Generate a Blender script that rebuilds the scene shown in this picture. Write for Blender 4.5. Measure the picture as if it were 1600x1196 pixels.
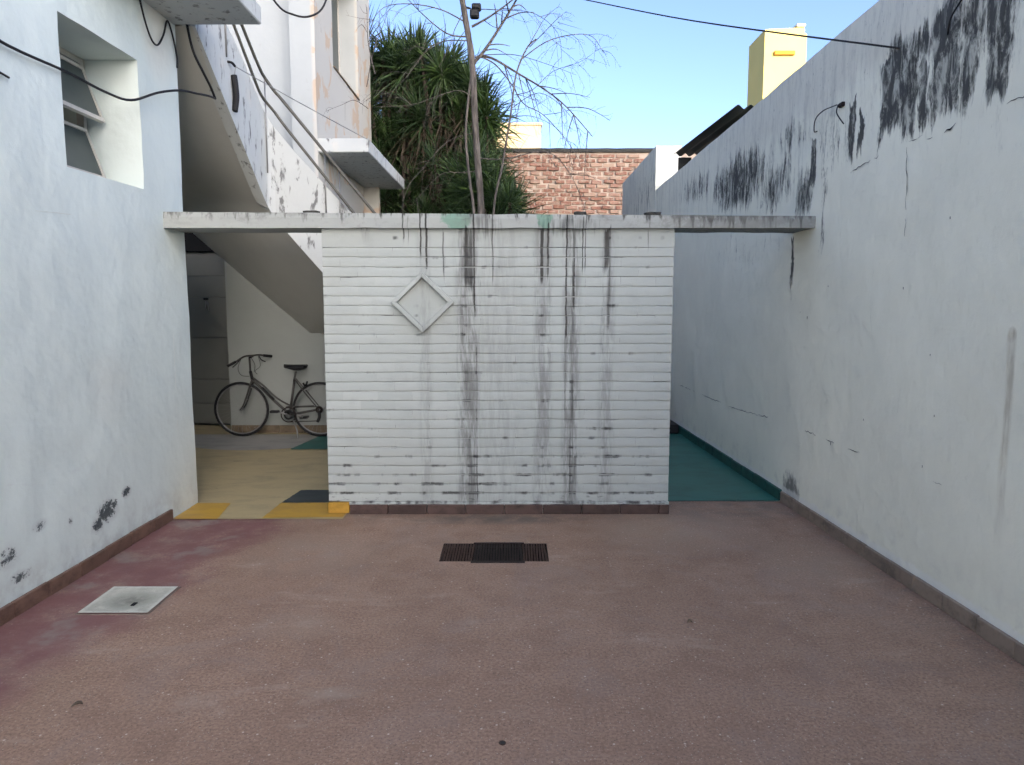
import bpy, bmesh, math, random
from mathutils import Vector, Matrix, noise as mnoise
R = math.radians
random.seed(7)
SC = bpy.context.scene
COL = SC.collection
for o in list(bpy.data.objects): bpy.data.objects.remove(o)

# ------------------------------------------------------------------ camera
cd = bpy.data.cameras.new('camera'); cam = bpy.data.objects.new('camera', cd); COL.objects.link(cam)
cam.location = (0, 0, 1.64); cam.rotation_euler = (R(90 - 6.25), 0, 0)
cd.sensor_width = 36; cd.lens = 25.9; cd.clip_start = .05; cd.clip_end = 900
SC.camera = cam
SC.cycles.max_bounces = 6; SC.cycles.use_adaptive_sampling = True; SC.cycles.adaptive_threshold = .035; SC.cycles.adaptive_min_samples = 16
# ------------------------------------------------------------------ sky and sun (low hazy sun behind the camera on the right; the yard is in shade)
SUN_EL, SUN_AZ = 18.0, 153.0          # azimuth clockwise from +Y
W = bpy.data.worlds.new('World'); SC.world = W; W.use_nodes = True
wn = W.node_tree.nodes; wl = W.node_tree.links
sky = wn.new('ShaderNodeTexSky'); sky.sky_type = 'NISHITA'; sky.sun_disc = False
sky.sun_elevation = R(SUN_EL); sky.sun_rotation = R(SUN_AZ)
sky.air_density = .37; sky.dust_density = 2.1; sky.ozone_density = 1.4
bg = wn['Background']; bg.inputs['Strength'].default_value = .15
wl.new(sky.outputs['Color'], bg.inputs['Color'])
sd = bpy.data.lights.new('sun', 'SUN'); sd.energy = 2.2; sd.angle = R(.5); sd.color = (1, .86, .66)
sun = bpy.data.objects.new('sun', sd); COL.objects.link(sun)
tos = Vector((math.sin(R(SUN_AZ)) * math.cos(R(SUN_EL)), math.cos(R(SUN_AZ)) * math.cos(R(SUN_EL)), math.sin(R(SUN_EL))))
sun.rotation_euler = tos.to_track_quat('Z', 'Y').to_euler()
VS = SC.view_settings
VS.view_transform = 'Standard'; VS.look = 'None'; VS.exposure = 2.08; VS.gamma = 1.0; VS.use_curve_mapping = False

# ------------------------------------------------------------------ object helpers
def tag(o, label=None, cat=None, group=None, kind=None):
    if label: o['label'] = label
    if cat: o['category'] = cat
    if group: o['group'] = group
    if kind: o['kind'] = kind
    return o
def thing(name, loc, label, cat, group=None):
    o = bpy.data.objects.new(name, None); o.empty_display_size = .1; COL.objects.link(o); o.location = loc
    return tag(o, label, cat, group)
def wloc(p):
    v = Vector((0, 0, 0))
    while p: v = v + p.location; p = p.parent
    return v
def obj(name, verts, faces, m, parent=None, smooth=False):
    """world coordinates in, one linked mesh object out"""
    off = wloc(parent)
    me = bpy.data.meshes.new(name); me.from_pydata([tuple(Vector(v) - off) for v in verts], [], faces); me.update()
    if smooth: me.polygons.foreach_set('use_smooth', [True] * len(me.polygons))
    if m: me.materials.append(m)
    o = bpy.data.objects.new(name, me); COL.objects.link(o); o.parent = parent
    return o
def inst(name, me, loc, parent=None, rot=(0, 0, 0), scale=(1, 1, 1)):
    o = bpy.data.objects.new(name, me); COL.objects.link(o); o.parent = parent
    o.location = Vector(loc) - wloc(parent); o.rotation_euler = rot; o.scale = scale
    return o
def box_vf(x0, x1, y0, y1, z0, z1):
    v = [(x0,y0,z0),(x1,y0,z0),(x1,y1,z0),(x0,y1,z0),(x0,y0,z1),(x1,y0,z1),(x1,y1,z1),(x0,y1,z1)]
    f = [(0,3,2,1),(4,5,6,7),(0,1,5,4),(1,2,6,5),(2,3,7,6),(3,0,4,7)]
    return v, f
def bev_mesh(name, sx, sy, sz, b, m, seg=1):
    """centred bevelled box mesh data"""
    bm = bmesh.new(); bmesh.ops.create_cube(bm, size=1); bmesh.ops.scale(bm, vec=(sx, sy, sz), verts=bm.verts)
    bmesh.ops.bevel(bm, geom=bm.edges[:], offset=b, segments=seg, affect='EDGES', profile=.5)
    me = bpy.data.meshes.new(name); bm.to_mesh(me); bm.free(); me.materials.append(m)
    return me
def box(name, x0, x1, y0, y1, z0, z1, m, parent=None, b=0.0):
    if b <= 0:
        return obj(name, *box_vf(x0, x1, y0, y1, z0, z1), m, parent)
    me = bev_mesh(name, x1 - x0, y1 - y0, z1 - z0, b, m)
    return inst(name, me, ((x0 + x1) / 2, (y0 + y1) / 2, (z0 + z1) / 2), parent)
def smooth_path(pts, n=6):
    P = [Vector(p) for p in pts]
    if len(P) < 3: return P
    out = []
    for i in range(len(P) - 1):
        a = P[max(i - 1, 0)]; b = P[i]; c = P[i + 1]; d = P[min(i + 2, len(P) - 1)]
        for k in range(n):
            t = k / n
            out.append(.5 * ((2 * b) + (c - a) * t + (2 * a - 5 * b + 4 * c - d) * t * t + (3 * b - a - 3 * c + d) * t ** 3))
    return out + [P[-1]]
def tube_vf(pts, r, sides=6, cap=True, V=None, F=None):
    """r: number or function of 0..1"""
    V = [] if V is None else V; F = [] if F is None else F
    n = len(pts); up = Vector((0, 0, 1)); base = len(V); prev = None
    for i, p in enumerate(pts):
        t = (pts[min(i + 1, n - 1)] - pts[max(i - 1, 0)])
        t = t.normalized() if t.length > 1e-9 else Vector((0, 0, 1))
        if prev is None:
            a = t.cross(up if abs(t.z) < .9 else Vector((1, 0, 0))).normalized()
        else:
            a = (prev - t * prev.dot(t)); a = a.normalized() if a.length > 1e-6 else t.orthogonal().normalized()
        prev = a; b = t.cross(a)
        rr = r(i / max(n - 1, 1)) if callable(r) else r
        for k in range(sides):
            an = 2 * math.pi * k / sides
            V.append(tuple(p + (a * math.cos(an) + b * math.sin(an)) * rr))
    for i in range(n - 1):
        for k in range(sides):
            k2 = (k + 1) % sides; q = base + i * sides
            F.append((q + k, q + k2, q + sides + k2, q + sides + k))
    if cap:
        F.append(tuple(base + k for k in reversed(range(sides))))
        F.append(tuple(base + (n - 1) * sides + k for k in range(sides)))
    return V, F
def tube(name, pts, r, m, parent=None, sides=8, smooth=6):
    P = smooth_path(pts, smooth) if smooth else [Vector(p) for p in pts]
    return obj(name, *tube_vf(P, r, sides), m, parent, True)
def fbm(x, y, z=0.0, o=4):
    return mnoise.fractal(Vector((x, y, z)), 1.0, 2.0, o)

# ------------------------------------------------------------------ material helpers
class MB:
    def __init__(s, name, rough=.85, spec=.3):
        s.m = bpy.data.materials.new(name); s.m.use_nodes = True
        s.t = s.m.node_tree; s.n = s.t.nodes; s.l = s.t.links; s.b = s.n['Principled BSDF']
        s.b.inputs['Roughness'].default_value = rough; s.b.inputs['Specular IOR Level'].default_value = spec
        g = s.n.new('ShaderNodeNewGeometry'); s.pos = g.outputs['Position']
        x = s.n.new('ShaderNodeSeparateXYZ'); s.l.new(s.pos, x.inputs[0]); s.X, s.Y, s.Z = x.outputs
    def put(s, sock, v):
        if isinstance(v, bpy.types.NodeSocket): s.l.new(v, sock)
        elif isinstance(v, (tuple, list)) and len(v) == 3 and sock.type == 'RGBA': sock.default_value = (*v, 1)
        else: sock.default_value = v
    def ma(s, op, a, b=0.0, c=0.0, clamp=False):
        n = s.n.new('ShaderNodeMath'); n.operation = op; n.use_clamp = clamp
        s.put(n.inputs[0], a); s.put(n.inputs[1], b); s.put(n.inputs[2], c); return n.outputs[0]
    def add(s, a, b): return s.ma('ADD', a, b)
    def mul(s, a, b): return s.ma('MULTIPLY', a, b)
    def mx(s, a, b): return s.ma('MAXIMUM', a, b)
    def vec(s, x, y, z):
        n = s.n.new('ShaderNodeCombineXYZ'); s.put(n.inputs[0], x); s.put(n.inputs[1], y); s.put(n.inputs[2], z); return n.outputs[0]
    def scl(s, k):
        n = s.n.new('ShaderNodeVectorMath'); n.operation = 'MULTIPLY'; s.l.new(s.pos, n.inputs[0]); n.inputs[1].default_value = k; return n.outputs[0]
    def noise(s, v=None, scale=1., detail=4., rough=.55, dist=0.):
        n = s.n.new('ShaderNodeTexNoise'); s.l.new(v if v is not None else s.pos, n.inputs['Vector'])
        n.inputs['Scale'].default_value = scale; n.inputs['Detail'].default_value = detail
        n.inputs['Roughness'].default_value = rough; n.inputs['Distortion'].default_value = dist
        return n.outputs['Fac']
    def vor(s, v=None, scale=1., feat='F1', out='Distance'):
        n = s.n.new('ShaderNodeTexVoronoi'); n.feature = feat; s.l.new(v if v is not None else s.pos, n.inputs['Vector'])
        n.inputs['Scale'].default_value = scale; return n.outputs[out]
    def step(s, v, a, b, o0=0., o1=1.):
        n = s.n.new('ShaderNodeMapRange'); n.interpolation_type = 'SMOOTHSTEP'
        s.put(n.inputs[0], v); n.inputs[1].default_value = a; n.inputs[2].default_value = b
        n.inputs[3].default_value = o0; n.inputs[4].default_value = o1; return n.outputs[0]
    def mix(s, f, a, b):
        n = s.n.new('ShaderNodeMix'); n.data_type = 'RGBA'; n.clamp_factor = True
        s.put(n.inputs[0], f); s.put(n.inputs[6], a); s.put(n.inputs[7], b); return n.outputs[2]
    def blob(s, u, v, u0, v0, ru, rv):
        """soft ellipse, 1 at the centre, 0 at its rim and outside"""
        a = s.ma('DIVIDE', s.ma('SUBTRACT', u, u0), ru); b = s.ma('DIVIDE', s.ma('SUBTRACT', v, v0), rv)
        d = s.add(s.mul(a, a), s.mul(b, b)); return s.ma('SUBTRACT', 1.0, d, clamp=True)
    def streak(s, u, v, u0, w, v0, v1, soft=.1):
        """vertical run of half-width w round u0, from v0 up to v1"""
        a = s.ma('ABSOLUTE', s.ma('SUBTRACT', u, u0)); m = s.step(a, w * 1.25, w * .35)
        return s.mul(m, s.mul(s.step(v, v0 - soft, v0 + soft), s.step(v, v1 + .02, v1 - .02)))
    def union(s, L):
        o = L[0]
        for q in L[1:]: o = s.mx(o, q)
        return o
    def rnd(s):
        n = s.n.new('ShaderNodeObjectInfo'); return n.outputs['Random']
    def bump(s, h, st=.3, d=.01, prev=None):
        n = s.n.new('ShaderNodeBump'); n.inputs['Strength'].default_value = st; n.inputs['Distance'].default_value = d
        s.put(n.inputs['Height'], h)
        if prev is not None: s.l.new(prev, n.inputs['Normal'])
        return n.outputs[0]
    def out(s, col, normal=None, rough=None, metal=None):
        s.put(s.b.inputs['Base Color'], col)
        if normal is not None: s.l.new(normal, s.b.inputs['Normal'])
        if rough is not None: s.put(s.b.inputs['Roughness'], rough)
        if metal is not None: s.b.inputs['Metallic'].default_value = metal
        return s.m
def simple(name, col, rough=.7, metal=0., var=.25, scale=12., bump=.15, bd=.004, spec=.3):
    b = MB(name, rough, spec); n = b.noise(None, scale, 5)
    c0 = tuple(c * (1 - var) for c in col); c1 = tuple(min(c * (1 + var), 1) for c in col)
    return b.out(b.mix(n, c0, c1), b.bump(b.noise(None, scale * 4, 3), bump, bd), None, metal)
def plaster(name, col, extra=None, bumpy=.35, lump=1.0):
    """white-washed render; extra(b, colour) adds the stains"""
    b = MB(name, .95, .06)
    big = b.noise(None, .9, 4, .6); mid = b.noise(None, 5., 5, .6)
    c = b.mix(b.step(big, .3, .75), tuple(k * .92 for k in col), col)
    c = b.mix(b.mul(b.step(mid, .52, .75), .20), c, tuple(k * .86 for k in col))
    pa = b.step(b.noise(None, 1.7, 6, .62, 1.2), .50, .56); c = b.mix(b.mul(pa, .10), c, tuple(k * .82 for k in col))
    if extra: c = extra(b, c)
    h = b.add(b.mul(b.noise(None, 3.2, 3), 1.6 * lump), b.add(b.mul(b.noise(None, 22, 4), .35), b.mul(b.noise(None, 120, 3), .12)))
    return b.out(c, b.bump(h, bumpy, .012))
BLACK = (.006, .0065, .006)
z0, CH, NC = .090, .0724, 27             # brick courses of the screen wall

def right_stains(b, c):
    Y = b.add(b.Y, b.mul(b.ma('SUBTRACT', b.noise(b.scl((1, 5, 2.2)), 1., 5, .65), .5), .22))
    Z = b.add(b.Z, b.mul(b.ma('SUBTRACT', b.noise(b.scl((1, 9, .8)), 1., 4, .6), .5), .40))
    v = b.vec(0., b.mul(Y, 16.), b.mul(Z, 1.5)); st = b.noise(v, 1., 5, .62, .25)
    v2 = b.vec(3., b.mul(Y, 60.), b.mul(Z, 2.2)); st2 = b.noise(v2, 1., 3, .6)
    pt = b.noise(None, 9., 5, .65); fine = b.noise(b.vec(7., b.mul(b.Y, 55.), b.mul(b.Z, 13.)), 1., 4, .7)
    n = b.add(b.add(b.mul(st, .48), b.mul(st2, .27)), b.mul(fine, .27))
    up = b.step(b.add(Z, b.mul(b.ma('SUBTRACT', b.noise(None, 2.5, 5, .6), .5), .5)), 2.96, 3.16)
    up = b.mul(up, b.step(Y, 9.5, 6.5))
    c = b.mix(b.mul(up, .4), c, (.60, .575, .52))
    top = b.step(Z, 2.1, 3.0)
    c = b.mix(b.mul(b.step(b.add(b.mul(st, .8), b.add(b.mul(fine, .35), b.mul(top, .16))), .68, .88), .24), c, (.26, .265, .245))
    fl = b.mul(b.step(fine, .63, .70), b.mul(top, b.step(b.noise(None, 1.9, 3), .44, .56))); c = b.mix(b.mul(fl, .9), c, (.05, .05, .045))
    K = [b.streak(Y, Z, 4.62, .17, 2.62, 3.10, .10), b.streak(Y, Z, 4.40, .12, 2.62, 3.15, .12), b.streak(Y, Z, 4.26, .07, 2.62, 3.02, .1), b.mul(b.blob(Y, Z, 4.45, 2.90, .42, .30), .95),
         b.streak(Y, Z, 4.06, .19, 2.58, 3.18, .10), b.streak(Y, Z, 3.88, .08, 2.62, 3.2, .12), b.streak(Y, Z, 3.66, .14, 2.62, 3.3, .08), b.streak(Y, Z, 3.4, .08, 2.7, 3.3, .1), b.mul(b.blob(Y, Z, 3.85, 3.05, .45, .40), .90),
         b.streak(Y, Z, 5.08, .07, 2.58, 2.98, .15), b.streak(Y, Z, 4.95, .05, 2.58, 2.86, .12), b.streak(Y, Z, 5.66, .08, 2.48, 2.90, .12),
         b.mul(b.blob(Y, Z, 7.3, 2.80, 1.1, .40), .98), b.mul(b.blob(Y, Z, 6.35, 2.6, .6, .32), .80), b.mul(b.blob(Y, Z, 8.7, 2.95, 1.0, .25), .70), b.mul(b.blob(Y, Z, 6.1, 2.95, .5, .2), .62),
         b.mul(b.blob(Y, Z, 5.78, 2.45, .22, .30), .95), b.mul(b.streak(Y, Z, 5.95, .035, 1.75, 2.2, .2), .8), b.mul(b.streak(Y, Z, 5.42, .05, 1.9, 2.6, .25), .55),
         b.mul(b.blob(Y, Z, 4.3, 3.12, .55, .14), .9), b.mul(b.blob(Y, Z, 4.2, 2.9, .75, .42), .56), b.mul(b.blob(Y, Z, 5.3, 2.75, .55, .4), .5),
         b.mul(b.blob(Y, Z, 7.0, 2.1, 1.3, .35), .42), b.mul(b.blob(Y, Z, 11.5, 3.3, 1.6, .5), .5)]
    U = b.union(K); m = b.step(b.add(b.mul(U, .52), b.mul(n, 1.55)), 1.02, 1.27)
    m = b.mul(m, b.step(b.noise(b.scl((1, 13, 5)), 1., 5, .7, .6), .34, .52, .12, 1.))
    c = b.mix(b.mul(m, .96), c, BLACK)
    halo = b.step(b.add(b.mul(U, .5), b.mul(st, .8)), .60, .95)
    c = b.mix(b.mul(halo, .42), c, (.16, .165, .165))
    # brown run below an old fixing
    Yr = b.add(b.Y, b.mul(b.ma('SUBTRACT', b.noise(b.scl((1, 2, 3)), 1., 4, .6), .5), .035)); br = b.union([b.mul(b.streak(Yr, b.Z, 3.43, .030, .70, 1.47, .35), .6), b.mul(b.blob(Yr, b.Z, 3.435, 1.48, .035, .05), 1.2)])
    c = b.mix(b.mul(br, b.step(b.noise(b.scl((1, 40, 6)), 1., 4, .6), .3, .65, .3, .85)), c, (.34, .29, .20))
    # damp at the foot of the wall
    foot = b.step(b.add(b.mul(b.blob(b.Y, b.Z, 5.80, .10, .26, .26), .55), b.mul(b.noise(b.scl((1, 16, 10)), 1., 5, .7), .8)), .62, .95)
    c = b.mix(b.mul(foot, .8), c, (.06, .065, .065))
    low = b.mul(b.step(Z, .35, .05), b.step(pt, .45, .7))
    c = b.mix(b.mul(low, .35), c, (.42, .43, .42))
    lip = b.mul(b.step(b.add(b.Z, b.mul(b.noise(None, 12., 4), .06)), .175, .145), .6); return b.mix(lip, c, (.86, .87, .83))

def left_stains(b, c):
    Y, Z = b.Y, b.Z; pt = b.noise(None, 34., 6, .75, 2.0); pm = b.noise(None, 7., 4, .6)
    K = b.union([b.blob(Y, Z, 4.62, .31, .20, .11), b.blob(Y, Z, 4.50, .25, .10, .08), b.blob(Y, Z, 4.84, .37, .09, .06), b.mul(b.blob(Y, Z, 3.96, .41, .10, .05), .9),
                 b.mul(b.blob(Y, Z, 3.70, .32, .14, .10), .85), b.mul(b.blob(Y, Z, 3.78, .19, .14, .05), .9), b.mul(b.blob(Y, Z, 3.4, .25, .25, .1), .8), b.mul(b.blob(Y, Z, 4.23, .35, .035, .05), .7)])
    pl = b.noise(b.vec(2., b.mul(Y, 11.), b.mul(Z, 17.)), 1., 4, .6, 1.0); m = b.step(b.add(b.mul(K, .42), b.add(b.mul(pt, .55), b.mul(pl, .50))), .81, .89)
    rim = b.step(b.add(b.mul(K, .6), b.mul(pm, .6)), .42, .80)
    c = b.mix(b.mul(rim, .45), c, (.46, .48, .48))
    c = b.mix(b.mul(m, .9), c, (.035, .045, .05))
    c = b.mix(b.mul(b.blob(Y, Z, 4.72, 1.10, .30, .28), .22), c, (.50, .49, .45))
    sc = b.mul(b.step(b.noise(b.vec(0., b.mul(Y, 3.), b.mul(Z, 9.)), 1., 5, .7, .8), .60, .70), b.step(Z, 1.3, .3)); c = b.mix(b.mul(sc, .30), c, (.52, .54, .54))
    gr = b.mul(b.step(Z, .32, .08), b.step(b.noise(None, 8., 5, .65), .40, .66)); c = b.mix(b.mul(gr, .45), c, (.40, .41, .40))
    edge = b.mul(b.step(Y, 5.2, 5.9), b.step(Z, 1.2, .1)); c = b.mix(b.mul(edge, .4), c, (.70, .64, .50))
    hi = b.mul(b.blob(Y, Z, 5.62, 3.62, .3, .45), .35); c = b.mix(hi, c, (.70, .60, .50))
    dots = b.step(b.vor(b.vec(0., Y, Z), 3.1), .016, .010); return b.mix(b.mul(dots, .8), c, (.1, .1, .1))

def streaks_front(b):
    """black runs below the coping of the screen wall"""
    X = b.add(b.X, b.mul(b.ma('SUBTRACT', b.noise(b.scl((2, 1, 7)), 1., 4, .6), .5), .020)); Z = b.add(b.Z, b.mul(b.ma('SUBTRACT', b.noise(b.scl((30, 1, 1)), 1., 3), .5), .25))
    v = b.vec(b.mul(X, 42.), 0., b.mul(Z, 2.4)); n = b.noise(v, 1., 4, .6, .15)
    L = [(-.683, .007, 1.93, 2.35, 1.), (-.640, .010, 1.9, 2.35, 1.), (-.515, .008, 1.8, 2.2, .8), (-.81, .008, 2.08, 2.3, .8), (-.775, .005, 2.05, 2.25, .6), (-.145, .006, 1.75, 2.35, .75), (-.285, .008, 1.55, 2.35, 1.),
         (-.33, .050, 1.72, 2.2, .75), (-.36, .040, 1.35, 2.2, .52), (-.34, .060, .78, 1.15, .50), (-.31, .045, .10, .62, .56), (-.27, .008, .1, 1.3, .62),
         (.225, .018, 1.76, 2.2, .85), (.27, .012, 1.8, 2.2, .78), (.225, .035, .25, 2.2, .40), (.41, .008, 1.35, 2.3, 1.), (.405, .007, .7, 1.5, .58), (.465, .014, 1.6, 2.2, .72), (.455, .022, .10, 1.6, .58), (.48, .03, .12, .5, .55),
         (.53, .005, 1.85, 2.3, .75), (.55, .006, 1.85, 2.3, .7), (.715, .034, 1.88, 2.2, .80), (.73, .020, 1.40, 2.0, .62), (1.02, .006, 2.05, 2.2, .6), (-1.1, .05, 2.12, 2.2, .5)]
    S = b.union([b.mul(b.streak(X, Z, x, w, z0, z1, .07), k) for x, w, z0, z1, k in L])
    drip = b.mul(b.union([b.blob(X, Z, -.2, 2.2, .30, .16), b.blob(X, Z, .42, 2.2, .45, .14), b.mul(b.blob(X, Z, -.8, 2.2, .15, .1), .7)]), .62)
    return b.step(b.add(b.mul(b.mx(S, drip), .80), b.mul(n, .70)), .70, 1.05), S, n

def painted_brick():
    b = MB('white_painted_brick', .75, .3)
    r = b.rnd(); big = b.noise(None, 1.3, 4, .6); mid = b.noise(None, 7., 5, .6)
    c = b.mix(r, (.38, .412, .39), (.425, .455, .43))
    c = b.mix(b.step(big, .35, .7), c, (.39, .415, .39)); c = b.mix(b.mul(b.step(mid, .5, .75), .3), c, (.30, .315, .30))
    m, S, n = streaks_front(b)
    c = b.mix(b.mul(b.mul(b.step(S, .05, .7), b.step(n, .25, .6)), .60), c, (.17, .175, .17))
    wide = b.union([b.mul(b.streak(b.X, b.Z, x0, w0, -.1, 2.2, .05), k0) for x0, w0, k0 in ((-.335, .10, 1.), (.235, .08, .75), (.45, .075, .95), (.72, .07, .6), (-.66, .06, .4), (-.1, .2, .3))])
    c = b.mix(b.mul(b.mul(wide, b.step(b.noise(b.scl((26, 1, 4)), 1., 6, .7), .36, .62)), .85), c, (.16, .165, .155))
    c = b.mix(b.mul(m, .88), c, (.032, .029, .026))
    Zj = b.add(b.Z, b.mul(b.ma('SUBTRACT', b.noise(b.scl((22, 1, 22)), 1., 3), .5), .022)); jt = b.ma('ABSOLUTE', b.ma('SUBTRACT', b.ma('FRACT', b.ma('DIVIDE', b.ma('SUBTRACT', Zj, z0 - CH * .5), CH)), .5)); near = b.step(jt, .24, .04)
    jn = b.noise(b.vec(b.mul(b.X, 6.), 5., b.mul(b.ma('FLOOR', b.ma('DIVIDE', b.ma('SUBTRACT', b.Z, z0 - CH * .5), CH)), 7.3)), 1., 3, .6)
    lowd = b.step(b.Z, .75, .05); mk = b.mul(near, b.step(b.add(jn, b.add(b.mul(lowd, .13), b.mul(b.step(S, .1, .7), .12))), .60, .74)); c = b.mix(b.mul(mk, .92), c, (.045, .045, .045))
    sp = b.noise(b.vec(b.mul(b.X, 14.), 0., b.mul(b.Z, 40.)), 1., 4, .6)
    foot = b.step(b.add(b.mul(b.step(b.Z, .42, .05), .42), b.mul(sp, .75)), .80, .93); c = b.mix(b.mul(foot, .85), c, (.06, .06, .06))
    h = b.add(b.mul(b.noise(b.scl((5, 4, 22)), 1., 5, .65), 1.2), b.mul(b.noise(None, 90, 3), .2))
    return b.out(c, b.bump(h, .55, .008))
def painted_mortar():
    b = MB('dirty_painted_joint', .9, .2); n = b.noise(b.scl((2.2, 2, 14)), 1., 5, .65)
    c = b.mix(b.step(n, .48, .70), (.44, .46, .44), (.045, .045, .045))
    return b.out(c, b.bump(b.noise(None, 60, 3), .3, .004))
def coping_stains(b, c):
    X, Z = b.X, b.Z
    m, S, n = streaks_front(b)
    pt = b.noise(None, 14., 5, .65, .3); v = b.vec(b.mul(X, 30.), b.mul(b.Y, 30.), b.mul(Z, 5.)); st = b.noise(v, 1., 4, .6)
    gr = b.union([b.blob(X, Z, -.42, 2.25, .17, .12), b.mul(b.blob(X, Z, .24, 2.25, .09, .12), 1.)])
    c = b.mix(b.mul(b.step(b.add(b.mul(gr, .5), b.mul(pt, .8)), .62, .78), .7), c, (.14, .29, .21))
    rt = b.mul(b.step(X, .6, 1.5), 1.); topd = b.step(Z, 2.20, 2.31)
    d = b.step(b.add(b.add(b.mul(rt, .17), b.mul(topd, .24)), b.mul(st, 1.10)), .72, .94); c = b.mix(b.mul(d, .92), c, (.06, .06, .056))
    g = b.step(b.add(b.mul(rt, .26), b.mul(pt, .9)), .50, .74); c = b.mix(b.mul(g, .55), c, (.20, .20, .185))
    blo = b.mul(b.step(b.noise(b.scl((3.5, 3, 6)), 1., 5, .65), .50, .68), b.step(b.Z, 2.17, 2.26)); c = b.mix(b.mul(blo, .55), c, (.17, .175, .165))
    return b.mix(b.mul(m, .9), c, (.03, .03, .03))
def stair_stains(b, c):
    v = b.vec(b.mul(b.X, 14.), b.mul(b.Y, 14.), b.mul(b.Z, 4.)); n = b.noise(v, 1., 5, .65, .4)
    c = b.mix(b.mul(b.step(n, .56, .66), .85), c, (.12, .12, .12))
    return b.mix(b.mul(b.step(b.noise(None, 2.2, 4, .6), .55, .75), .4), c, (.70, .63, .53))
def rear_stains(b, c):
    n = b.noise(None, 2.3, 5, .6, .6); n2 = b.noise(None, 7., 5, .6)
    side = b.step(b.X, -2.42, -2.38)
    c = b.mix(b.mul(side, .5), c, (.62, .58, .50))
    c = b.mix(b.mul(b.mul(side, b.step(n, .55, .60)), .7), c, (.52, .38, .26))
    return b.mix(b.mul(b.step(n2, .64, .74), .4), c, (.33, .32, .30))

def patio_mat():
    b = MB('red_terrazzo_floor', .62, .35); X, Y = b.X, b.Y
    big = b.noise(None, .8, 5, .6, .4); mid = b.noise(None, 4., 5, .65); fine = b.noise(None, 70., 4, .7)
    c = b.mix(b.step(big, .3, .7), (.375, .236, .164), (.50, .322, .228)); c = b.mix(b.mul(b.step(mid, .45, .7), .5), c, (.295, .188, .135))
    c = b.mix(b.step(fine, .30, .75), tuple(k * .62 for k in (.39, .245, .17)), c)
    gm = b.noise(None, 24., 4, .7); c = b.mix(b.mul(b.step(gm, .48, .66), .22), c, (.24, .165, .12))
    blot = b.step(b.noise(None, 1.9, 6, .68, .8), .50, .64); c = b.mix(b.mul(blot, .40), c, (.29, .21, .172)); wear = b.step(b.noise(b.scl((1.2, 3.4, 1)), 1., 6, .7, .5), .56, .70); c = b.mix(b.mul(wear, .38), c, (.48, .37, .29))
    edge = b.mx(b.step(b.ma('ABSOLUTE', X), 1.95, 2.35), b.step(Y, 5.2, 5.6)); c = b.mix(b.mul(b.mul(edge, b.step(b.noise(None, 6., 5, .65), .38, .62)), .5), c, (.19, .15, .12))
    cell = b.vor(None, 130., 'F1', 'Color'); dist = b.vor(None, 130.)
    n = b.n.new('ShaderNodeSeparateColor'); b.l.new(cell, n.inputs[0])
    chip = b.mul(b.step(n.outputs[0], .90, .93), b.step(dist, .40, .28)); c = b.mix(b.mul(chip, .7), c, (.52, .45, .38))
    dk = b.mul(b.step(n.outputs[1], .86, .9), b.step(dist, .45, .3)); c = b.mix(b.mul(dk, .6), c, (.09, .07, .06))
    cell2 = b.vor(None, 34., 'F1', 'Color'); d2 = b.vor(None, 34.); n2 = b.n.new('ShaderNodeSeparateColor'); b.l.new(cell2, n2.inputs[0])
    chip2 = b.mul(b.step(n2.outputs[0], .87, .90), b.step(d2, .20, .12)); c = b.mix(b.mul(chip2, .6), c, (.78, .68, .56))
    jx = b.ma('ABSOLUTE', b.ma('SUBTRACT', b.ma('FRACT', b.ma('DIVIDE', b.add(X, 40.13), .40)), .5)); jy = b.ma('ABSOLUTE', b.ma('SUBTRACT', b.ma('FRACT', b.ma('DIVIDE', b.add(Y, 40.2), .40)), .5))
    jl = b.mul(b.step(b.mx(jx, jy), .4945, .4975), b.step(b.noise(None, 1.4, 4, .6), .42, .62)); c = b.mix(b.mul(jl, .35), c, (.20, .145, .115))
    # wine-red paint left along the left-hand wall, worn through
    dl = b.add(X, b.mul(Y, -.16)); wob = b.mul(b.ma('SUBTRACT', b.noise(None, 1.6, 4, .6), .5), .7)
    band = b.mul(b.step(b.add(dl, wob), -2.42, -2.72), b.step(mid, .30, .52, .35, 1.))
    c = b.mix(b.mul(band, .80), c, (.20, .085, .085))
    c = b.mix(b.mul(b.mul(b.step(b.add(dl, wob), -2.3, -2.8), b.step(b.noise(None, 2.7, 5, .6), .55, .66)), .55), c, (.27, .235, .20))
    # damp patch under the wall and pale worn patches
    damp = b.mul(b.blob(X, Y, -.15, 5.45, .75, .16), b.step(mid, .3, .6)); c = b.mix(b.mul(damp, .8), c, (.13, .11, .09))
    pale = b.union([b.mul(b.blob(X, Y, 1.2, 5.2, .7, .6), .5), b.mul(b.blob(X, Y, 1.9, 4.5, .4, .5), .4), b.mul(b.blob(X, Y, -1.3, 4.7, .5, .5), .4), b.mul(b.blob(X, Y, -.75, 2.95, .2, .06), .6), b.mul(b.blob(X, Y, -1.1, 3.6, .25, .2), .4)])
    c = b.mix(b.mul(pale, b.step(mid, .35, .6)), c, (.40, .32, .25))
    h = b.add(b.mul(fine, .5), b.mul(b.noise(None, 9, 4), .6))
    return b.out(c, b.bump(h, .28, .005), b.step(mid, .3, .7, .5, .75))
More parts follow.
